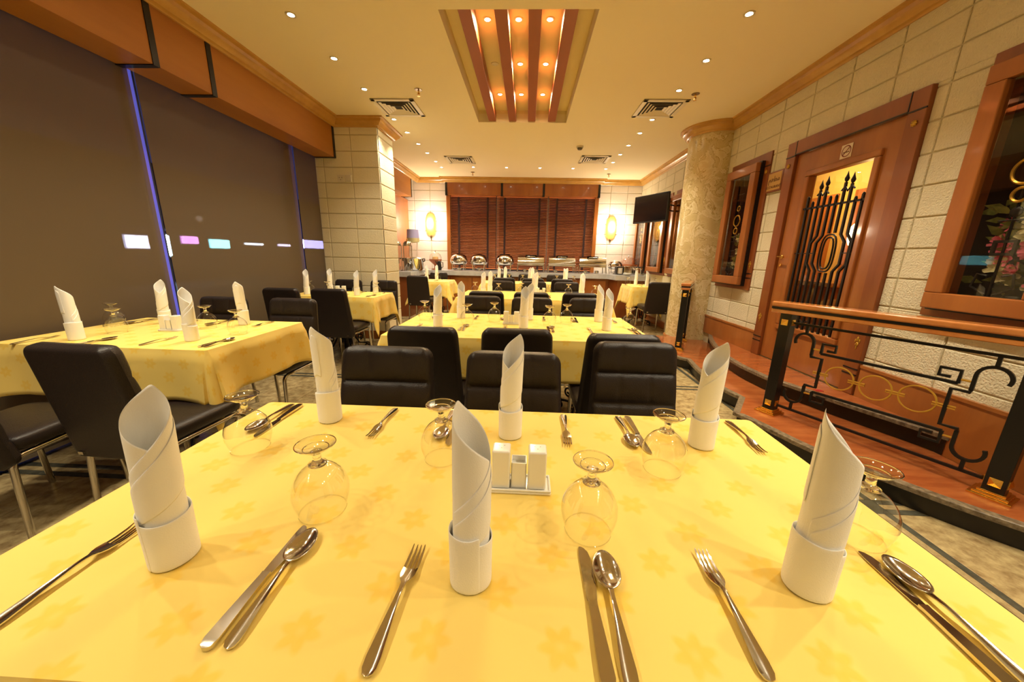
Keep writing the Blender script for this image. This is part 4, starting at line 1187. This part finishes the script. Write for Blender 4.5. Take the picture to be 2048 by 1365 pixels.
# grille: vertical bars
bar = .008; xg = -.005
ys = [gy0 + .035 + k * (gy1 - gy0 - .07) / 9 for k in range(10)]
gb = MB(); zm = 1.33
tops = [.50, .48, .60, .62, .52, .52, .62, .60, .50, .55]
cyl = (gy0 + gy1) / 2 - .06
for k, y in enumerate(ys):
    top = 1.25 + tops[k] + .02
    d_ = y - cyl
    if abs(d_) < .05: pts = [(xg, y, gz0), (xg, y, zm - .165), ]; gb.tube(pts, bar, sq=True); gb.tube([(xg, y, zm + .165), (xg, y, top)], bar, sq=True)
    elif abs(d_) < .20:
        s_ = math.copysign(1, d_); o_ = .05
        pts = [(xg, y, gz0), (xg, y, zm - .15), (xg, y + s_ * o_, zm - .09), (xg, y + s_ * o_, zm + .09), (xg, y, zm + .15), (xg, y, top)]
        gb.tube(pts, bar, sq=True)
    else: gb.tube([(xg, y, gz0), (xg, y, top)], bar, sq=True)
    if k in (2, 3, 6, 7):
        gb.lathe([(.004, 0), (.013, .012), (.017, .028), (.008, .055), (.001, .085)], 8, (xg, y, top))
    else: gb.ell((xg, y, top + .004), .011, .011, .013, 8, 6)
# oval rings
for k, rx in enumerate((.052, .078)):
    pts = []
    for i in range(28):
        a = 2 * PI * i / 28; pts.append((xg - .004, cyl + rx * math.copysign(abs(math.cos(a)) ** .7, math.cos(a)), zm + (.13 + k * .025) * math.copysign(abs(math.sin(a)) ** .7, math.sin(a))))
    gb.tube(pts, bar * .9, 6, closed=True)
gb.tube([(xg, gy0, 1.73), (xg, gy1, 1.73)], bar, sq=True)
gb.tube([(xg, gy0, zm), (xg, cyl - .13, zm)], .004, sq=True); gb.tube([(xg, cyl + .13, zm), (xg, gy1, zm)], .004, sq=True)
for a_, b_ in ((2, 3), (6, 7)):
    gb.tube([(xg, ys[a_] - .03, 1.83), (xg, ys[a_], 1.86), (xg, (ys[a_] + ys[b_]) / 2, 1.82), (xg, ys[b_], 1.86), (xg, ys[b_] + .03, 1.83)], .007, 6)
for yy in (gy0 + .35, gy0 + .5): gb.tube([(xg, yy - .04, gz0 + .09), (xg, yy, gz0 + .05), (xg, yy + .04, gz0 + .09)], .007, 6)
gb.build('iron_grille', iron_m, dr, 50)
for yy in (y0 + .055, y1 - .055): rosette(dr, yy, 2.16, -.037); fleuron(dr, yy, .66, -.037)
# handle and lock
hb = MB(); hb.lathe([(.001, .012), (.018, .010), (.021, 0)], 16)
o = hb.build('handle_rose', gold_m, leaf, 50); o.location = (-.006, 3.74, 1.30); o.rotation_euler = (0, R(-90), 0)
MB().tube([(-.01, 3.74, 1.30), (-.055, 3.74, 1.30), (-.062, 3.725, 1.30), (-.062, 3.64, 1.295)], .008, 10).build('door_handle', gold_m, leaf, 50)
o = MB().lathe([(.001, .010), (.015, .009), (.017, 0)], 16).build('lock_escutcheon', gold_m, leaf, 50); o.location = (-.006, 3.74, 1.22); o.rotation_euler = (0, R(-90), 0)
# no-smoking sticker
st = thing('no_smoking_sign', 'small square no-smoking sticker on the wooden door above its glass', 'sign', (XW - .0065, 3.24, 2.135))
MB().box(-.002, 0, -.052, .052, -.052, .052).build('sticker', stick_m, st)
rg = MB(); ring = []
for i in range(32):
    a = 2 * PI * i / 32; a2 = 2 * PI * (i + 1) / 32
    rg.add([(-.0026, .044 * math.cos(a), .044 * math.sin(a)), (-.0026, .044 * math.cos(a2), .044 * math.sin(a2)), (-.0026, .036 * math.cos(a2), .036 * math.sin(a2)), (-.0026, .036 * math.cos(a), .036 * math.sin(a))], [(0, 1, 2, 3)])
M45 = Matrix.Rotation(R(45), 4, 'X')
rg.box(-.0032, -.0026, -.038, .038, -.004, .004, Matrix.Rotation(R(-45), 4, 'X'))
rg.build('ban_ring', mat('ban_dark_red', (.20, .03, .015), .6), st)
MB().box(-.003, -.0024, -.012, .026, -.012, -.004).box(-.003, -.0024, -.028, -.014, -.012, -.004).tube([(-.0026, -.022, .002), (-.0026, -.028, .010), (-.0026, -.018, .016), (-.0026, -.026, .024)], .0012, 5).build('cigarette_mark', ink_m, st)

# foyer behind the door
fy = sempty('wall_foyer', (0, 0, 0))
MB().box(4.6, 4.7, 1.6, 7.2, .1, 2.6).build('foyer_panel', foyer_m, fy)
MB().box(2.70, 4.7, 7.1, 7.2, .1, 2.6).box(2.70, 4.7, 1.5, 1.6, .1, 2.6).build('foyer_panel', foyer_m, fy)
MB().box(2.70, 4.7, 1.5, 7.2, 2.6, 2.7).build('foyer_ceiling', foyer_m, fy)
MB().box(2.70, 4.7, 1.5, 7.2, .1, .2).build('foyer_floor', redm_m, fy)
MB().box(3.9, 4.6, 4.7, 6.2, .2, .95).build('foyer_counter', wood_red, fy)
MB().box(3.85, 4.6, 4.65, 6.25, .95, 1.0).box(3.88, 3.9, 4.7, 6.2, .55, .62).build('foyer_counter_top', gold_m, fy)
for yy in (4.1, 5.1, 6.1): MB().box(4.56, 4.6, yy - .35, yy + .35, .2, 2.25).build('foyer_door_panel', wood_m, fy)
for k, (x, y) in enumerate(((3.5, 3.6), (3.9, 5.6))):
    t = thing('downlight', f'round foyer ceiling light seen through the door glass, {["nearer","farther"][k]} one', 'ceiling light', (x, y, 2.6), 0, 'foyer ceiling lights')
    link('lamp_rim', RIMME, t); link('lamp_lens', LENSW, t)
    l = bpy.data.objects.new('lamp_beam', bpy.data.lights.new('foyer_beam', 'POINT')); l.data.energy = 45; l.data.color = (1, .75, .38); l.data.shadow_soft_size = .05; C.objects.link(l); l.parent = t; l.location = (0, 0, -.12)
t = thing('wall_lamp', 'glowing wall lamp in the foyer behind the door glass', 'lamp', (4.5, 5.25, 1.63))
MB().ell((0, 0, 0), .06, .07, .16, 14, 10).build('lamp_shade', mat('foyer_lamp', (1, .8, .4), .5, emit=((1, .72, .3), 14)), t, 60)
MB().box(0, .06, -.02, .02, -.05, .05).build('lamp_bracket', gold_m, t)

# restaurant sign by the door
sg = thing('wall_sign', 'brass plate reading RESTAURANT with Arabic above, between the narrow window and the door', 'sign', (XW - .007, 4.04, 2.06))
bevel(MB().box(-.022, 0, -.115, .115, -.10, .10).build('sign_board', wood_red, sg), .003, 1)
bevel(MB().box(-.026, -.021, -.10, .10, -.085, .085).build('sign_plate', sign_m, sg), .002, 1)
def text(body, size, font=None):
    cu = bpy.data.curves.new('text', 'FONT'); cu.body = body; cu.size = size; cu.extrude = .0006; cu.align_x = 'CENTER'
    if font: cu.font = font
    ob = bpy.data.objects.new('lettering', cu); C.objects.link(ob)
    bpy.context.view_layer.update()
    me = bpy.data.meshes.new_from_object(ob.evaluated_get(bpy.context.evaluated_depsgraph_get())); bpy.data.objects.remove(ob)
    me.materials.clear(); me.materials.append(ink_m); return me
for body, size, dz in (('RESTAURANT', .038, -.065), ('\ufee2\ufecc\ufec4\ufee3', .075, .0)):
    o = link('lettering', text(body, size), sg); o.rotation_euler = (R(90), 0, R(-90)); o.location = (-.0272, 0, dz)

# ---------------------------------------------------------------- buffet counter and what stands on it
ct = thing('buffet_counter', 'long L-shaped buffet counter with grey marble top along the back wall', 'counter', (0, 0, 0))
MB().prism([(-2.82, 6.95), (-2.28, 6.95), (-2.28, 7.92), (1.78, 7.92), (1.86, 7.50), (2.53, 7.50), (2.53, 8.62), (-2.82, 8.62)], .80, .90).build('countertop', marble_m, ct)
MB().prism([(-2.80, 7.0), (-2.33, 7.0), (-2.33, 7.98), (1.83, 7.98), (1.92, 7.56), (2.52, 7.56), (2.52, 8.61), (-2.80, 8.61)], 0, .80).build('counter_body', wood_red, ct)
for k in range(8): MB().box(-2.2 + k * .5, -2.2 + k * .5 + .46, 7.972, 7.982, .1, .75).build('front_panel', wood_m, ct)
CZ = .901
def round_chafer(x, y, s, label):
    t = thing('chafing_dish', label, 'chafing dish', (x, y, CZ), 0, 'round chafing dishes'); t.scale = (s, s, s)
    MB().lathe([(.19, .14), (.205, .20), (.20, .205), (.205, .21), (.195, .27), (.16, .33), (.10, .37), (.001, .385)][2:], 32).build('dome_lid', steel_m, t, 50); dl = t.children[0]
    MB().lathe([(.001, .13), (.15, .135), (.19, .16), (.205, .205)], 32).build('pan', steel_m, t, 50)
    MB().lathe([(.205, .198), (.215, .204), (.205, .21)], 32).build('rim', chrome_m, t, 50)
    for k in range(4):
        a = R(45 + 90 * k); MB().tube([(.17 * math.cos(a), .17 * math.sin(a), 0), (.20 * math.cos(a), .20 * math.sin(a), .2)], .009, 8).build('leg', steel_m, t, 50)
    MB().tube([(.14 * math.cos(a), .14 * math.sin(a), .05) for a in [2 * PI * i / 24 for i in range(24)]], .006, 6, closed=True).build('stand_ring', steel_m, t, 50)
    MB().lathe([(.001, .002), (.05, .002), (.05, .06), (.035, .07), (.001, .07)], 16).build('burner', steel_m, t, 50)
    MB().tube([(-.05, -.20, .27), (-.04, -.225, .285), (.04, -.225, .285), (.05, -.20, .27)], .008, 8).build('lid_handle', blackp_m, dl, 50)
def rect_chafer(x, y, label):
    t = thing('chafing_dish', label, 'chafing dish', (x, y, CZ), 0, 'rectangular roll-top chafing dishes')
    b = MB(); n = 14
    pr = [(.17 * math.cos(PI * i / n), .20 + .165 * math.sin(PI * i / n) ** .8) for i in range(n + 1)]
    hx = .29
    vs = [(-hx, p[0], p[1]) for p in pr] + [(hx, p[0], p[1]) for p in pr]
    fs = [(i, i + 1, n + 2 + i, n + 1 + i) for i in range(n)] + [tuple(range(n + 1))[::-1], tuple(range(n + 1, 2 * n + 2))]
    b.add(vs, fs); dl = b.build('roll_lid', steel_m, t, 40)
    bevel(MB().box(-.30, .30, -.185, .185, .14, .198).build('pan', steel_m, t), .012, 2)
    bevel(MB().box(-.31, .31, -.195, .195, .190, .204).build('rim', chrome_m, t), .004, 1)
    for sx in (-1, 1):
        for sy in (-1, 1):
            MB().tube([(sx * .30, sy * .18, 0), (sx * .285, sy * .17, .19)], .012, 8).build('leg', steel_m, t, 50)
    for sx in (-.13, .13): MB().lathe([(.001, .002), (.045, .002), (.045, .055), (.03, .065), (.001, .065)], 16, (sx, 0, 0)).build('burner', steel_m, t, 50)
    MB().tube([(-.10, -.14, .325), (-.09, -.165, .345), (.09, -.165, .345), (.10, -.14, .325)], .009, 8).build('lid_handle', steel_m, dl, 50)
    b = MB().box(-.12, .12, -.13, -.02, .352, .372, None); b.build('glass_window', tv_m, dl)
round_chafer(-1.55, 8.18, .98, 'round steel chafing dish, leftmost on the buffet before the blinds')
round_chafer(-1.09, 8.18, .98, 'round steel chafing dish, second from the left on the buffet')
round_chafer(-.50, 8.18, 1.02, 'round steel chafing dish, third from the left on the buffet')
rect_chafer(.09, 8.18, 'rectangular roll-top chafing dish, left one of three')
rect_chafer(.78, 8.18, 'rectangular roll-top chafing dish, middle one of three')
rect_chafer(1.46, 8.18, 'rectangular roll-top chafing dish, right one of three')
round_chafer(1.98, 8.14, .80, 'small round steel chafing dish at the right corner of the counter')
# left end: dispensers, glass tower with lilac shade, stockpot, cake dome on wooden stand
for k, (x, lab) in enumerate(((-2.65, 'left'), (-2.44, 'right'))):
    t = thing('cereal_dispenser', f'steel and glass cereal dispenser on the left counter, {lab} one of the pair', 'dispenser', (x, 7.30, CZ), 0, 'cereal dispensers')
    MB().lathe([(.075, .26), (.075, .50)], 24).build('glass_cylinder', BOWL, t, 50)
    MB().lathe([(.08, .50), (.082, .515), (.078, .55), (.055, .585), (.02, .60), (.001, .602)], 24).build('domed_lid', steel_m, t, 50)
    MB().ell((0, 0, .62), .016, .016, .02, 10, 8).build('lid_knob', gold_m, t, 60)
    MB().lathe([(.08, .235), (.08, .26), (.03, .235), (.03, .16), (.045, .15)], 20).build('outlet', steel_m, t, 50)
    MB().tube([(-.085, 0, .02), (-.085, 0, .51)], .008, 8).tube([(.085, 0, .02), (.085, 0, .51)], .008, 8).build('upright', steel_m, t, 50)
    MB().lathe([(.001, .001), (.095, .001), (.095, .018), (.001, .022)], 24).build('base_plate', steel_m, t, 50)
    MB().lathe([(.05, .022), (.055, .09), (.052, .09), (.047, .024)], 18).build('catch_cup', BOWL, t, 50)
t = thing('glass_drink_tower', 'tall clear drink tower with a lilac top on the left counter', 'drink dispenser', (-2.52, 7.95, CZ))
MB().lathe([(.07, .10), (.07, .58)], 24).build('glass_tube', BOWL, t, 50)
MB().lathe([(.05, .68), (.135, .68), (.125, .86), (.05, .86)], 24).build('lilac_top', shade_m, t, 50)
MB().lathe([(.02, .58), (.13, .60), (.14, .68), (.02, .68)], 24).build('collar', mat('cream_collar', (.62, .56, .30), .5), t, 50)
for sx in (-.09, .09): MB().tube([(sx, 0, 0), (sx, 0, .62)], .009, 8).build('upright', mat('ivory_rod', (.75, .65, .55), .3), t, 50)
MB().lathe([(.001, 0), (.12, 0), (.12, .05), (.08, .10), (.001, .10)], 24).build('tower_base', steel_m, t, 50)
t = thing('soup_kettle', 'wide polished steel soup kettle on the left counter', 'kettle', (-2.42, 7.62, CZ))
MB().lathe([(.001, .002), (.17, .002), (.20, .04), (.205, .24), (.21, .25), (.20, .255), (.19, .24)], 32).build('kettle_body', steel_m, t, 50)
MB().lathe([(.195, .252), (.15, .275), (.03, .285), (.001, .287)], 32).build('kettle_lid', steel_m, t, 50)
for sx in (-1, 1): MB().tube([(sx * .20, 0, .19), (sx * .235, 0, .20), (sx * .235, 0, .25), (sx * .20, 0, .25)], .012, 8).build('kettle_handle', blackp_m, t, 50)
t = thing('cake_dome', 'clear cake dome on a turned wooden pedestal, left of the wall lamp', 'cake stand', (-2.12, 8.28, CZ))
MB().lathe([(.001, 0), (.09, 0), (.09, .02), (.035, .03), (.03, .09), (.05, .12), (.14, .20), (.145, .235), (.001, .235)], 28).build('wooden_pedestal', copper_m, t, 50)
MB().lathe([(.14, .236), (.14, .28), (.12, .34), (.08, .385), (.015, .405), (.001, .406)], 28).build('clear_dome', BOWL, t, 50)
MB().ell((0, 0, .42), .014, .014, .016, 10, 8).build('dome_knob', chrome_m, t, 60)
MB().lathe([(.001, .237), (.07, .237), (.06, .29), (.001, .30)], 20).build('cake', mat('sponge', (.6, .42, .2), .8), t, 60)
t = thing('coffee_pot', 'black handled coffee pot beside the cake dome', 'pot', (-1.98, 8.05, CZ))
MB().lathe([(.001, .001), (.05, .001), (.055, .05), (.045, .16), (.03, .20), (.001, .21)], 20).build('pot_body', blackp_m, t, 50)
MB().tube([(.04, 0, .18), (.085, 0, .17), (.085, 0, .07), (.05, 0, .05)], .009, 8).build('pot_handle', blackp_m, t, 50)
MB().tube([(-.04, 0, .12), (-.08, 0, .19)], .01, 8).build('pot_spout', blackp_m, t, 50)
# right end
t = thing('bread_dome', 'rosy clear dome over a wooden board in the right corner', 'bread dome', (2.33, 8.38, CZ))
MB().lathe([(.001, 0), (.08, 0), (.07, .03), (.05, .10), (.10, .16)], 24).build('pedestal', copper_m, t, 50)
MB().lathe([(.001, .16), (.20, .16), (.20, .215), (.001, .215)], 32).build('wooden_board', copper_m, t, 50)
MB().lathe([(.19, .216), (.185, .28), (.14, .34), (.08, .37), (.001, .38)], 32).build('rosy_cover', pinkg, t, 50)
MB().ell((0, 0, .39), .014, .014, .016, 10, 8).build('cover_knob', chrome_m, t, 60)
t = thing('toaster', 'steel and black toaster on the right counter', 'toaster', (2.22, 7.90, CZ))
bevel(MB().box(-.13, .13, -.09, .09, .012, .19).build('toaster_body', steel_m, t), .025, 3)
MB().box(-.145, -.13, -.08, .08, .01, .17).box(.13, .145, -.08, .08, .01, .17).build('end_cap', blackp_m, t)
MB().box(-.10, .10, -.05, -.02, .19, .1915).box(-.10, .10, .02, .05, .19, .1915).build('bread_slot', dark_m, t)
MB().box(-.16, -.145, -.015, .015, .11, .125).build('lever', blackp_m, t)
t = thing('toaster', 'dark conveyor toaster behind the steel one, right counter', 'toaster', (1.98, 7.78, CZ))
bevel(MB().box(-.07, .07, -.10, .10, .01, .18).build('toaster_body', blackp_m, t), .02, 3)
MB().box(-.05, .05, -.104, -.10, .03, .15).build('control_panel', steel_m, t)
t = thing('electric_kettle', 'polished kettle with black lid on the right counter', 'kettle', (2.36, 7.72, CZ))
MB().lathe([(.001, .004), (.075, .004), (.08, .02), (.075, .10), (.06, .15), (.055, .16)], 24).build('kettle_body', steel_m, t, 50)
MB().lathe([(.056, .16), (.05, .18), (.015, .19), (.012, .205), (.001, .207)], 20).build('kettle_lid', blackp_m, t, 50)
MB().tube([(.05, 0, .17), (.11, 0, .18), (.12, 0, .12), (.11, 0, .05), (.075, 0, .04)], .011, 8).build('kettle_handle', blackp_m, t, 50)
MB().tube([(-.06, 0, .12), (-.10, 0, .16)], [.018, .008], 8).build('kettle_spout', steel_m, t, 50)
for k in range(5):
    o = MB().lathe([(.001, .002), (.05, .002), (.085, .016), (.087, .018), (.05, .006), (.001, .006)], 24).build('plate', ceramic_m, None, 50); o.location = (2.12 , 7.62, CZ + k * .007)
    tag(o, f'white plate on the right counter, {["bottom", "second from the bottom", "middle", "second from the top", "topmost"][k]} of its stack', 'plate', 'stacked plates')
t = thing('tea_caddy', 'clear jar with a pale lid beside the kettle', 'jar', (2.46, 7.88, CZ))
MB().lathe([(.001, .001), (.035, .001), (.035, .10), (.03, .11)], 18).build('jar_body', BOWL, t, 50); MB().lathe([(.033, .11), (.033, .13), (.001, .132)], 18).build('jar_lid', ceramic_m, t, 50)
MB().lathe([(.001, .003), (.032, .003), (.032, .07), (.001, .07)], 18).build('jar_contents', copper_m, t, 50)

# ---------------------------------------------------------------- sconces
def sconce(x, z, label):
    t = thing('wall_sconce', label, 'wall lamp', (x, YB - .012, z), 0, 'amber wall sconces')
    b = MB()
    def P(i, j):
        a = PI * i / 16; v = j / 16; zz = -.25 + .50 * v
        wv = .118 * math.sqrt(max(0, 1 - abs(2 * (v * .96 + .02) - 1) ** 2.3)) * (1 - .10 * (v - .5))
        return (wv * math.cos(a) * .98, -.015 - .09 * math.sin(a) * math.sin(PI * v) ** .7, zz)
    b.grid(P, 17, 17); o = thick(b.build('amber_shade', amber_m, t, 60), .003)
    MB().ell((0, -.05, -.02), .03, .03, .05, 12, 8).build('bulb', bulb_m, t, 60)
    MB().ell((0, -.02, -.27), .018, .018, .03, 10, 8).box(-.02, .02, -.01, .012, -.30, -.20).build('sconce_bracket', mat('bronze', (.25, .17, .07), .35, metal=.8), t, 60)
    for dx, dz in ((0, .32), (0, -.33)): pass
    l = bpy.data.objects.new('sconce_glow', bpy.data.lights.new('sconce_glow', 'POINT')); l.data.energy = 34; l.data.color = (1, .84, .62); l.data.shadow_soft_size = .06
    C.objects.link(l); l.parent = t; l.location = (0, -.16, .02)
sconce(-2.30, 1.93, 'glowing amber wall sconce left of the back window')
sconce(1.93, 1.93, 'glowing amber wall sconce right of the back window')

# ---------------------------------------------------------------- television
ta = math.atan2(5.8 - 6.45, 2.14 - 1.81)
tv = thing('television', 'black flat television on a swing arm above the back right windows', 'television', (1.975, 6.125, 2.045), ta)
bevel(MB().box(-.355, .355, -.015, .03, -.215, .215).build('tv_case', blackp_m, tv), .006, 2)
MB().box(-.343, .343, -.0165, -.0155, -.195, .203).build('tv_screen', tv_m, tv)
MB().box(-.10, .10, .03, .045, -.08, .08).build('mount_plate', iron_m, tv)
inv = (Matrix.Translation((1.975, 6.125, 2.045)) @ Matrix.Rotation(ta, 4, 'Z')).inverted()
for dz in (-.045, .045): MB().tube([inv @ Vector((x, y, 2.095 + dz)) for x, y in ((2.02, 6.15), (2.30, 6.30), (2.562, 6.53))], .011, 8).build('bracket_arm', iron_m, tv)
MB().box(2.545, 2.564, 6.48, 6.58, 2.02, 2.17, inv).build('wall_plate', iron_m, tv)
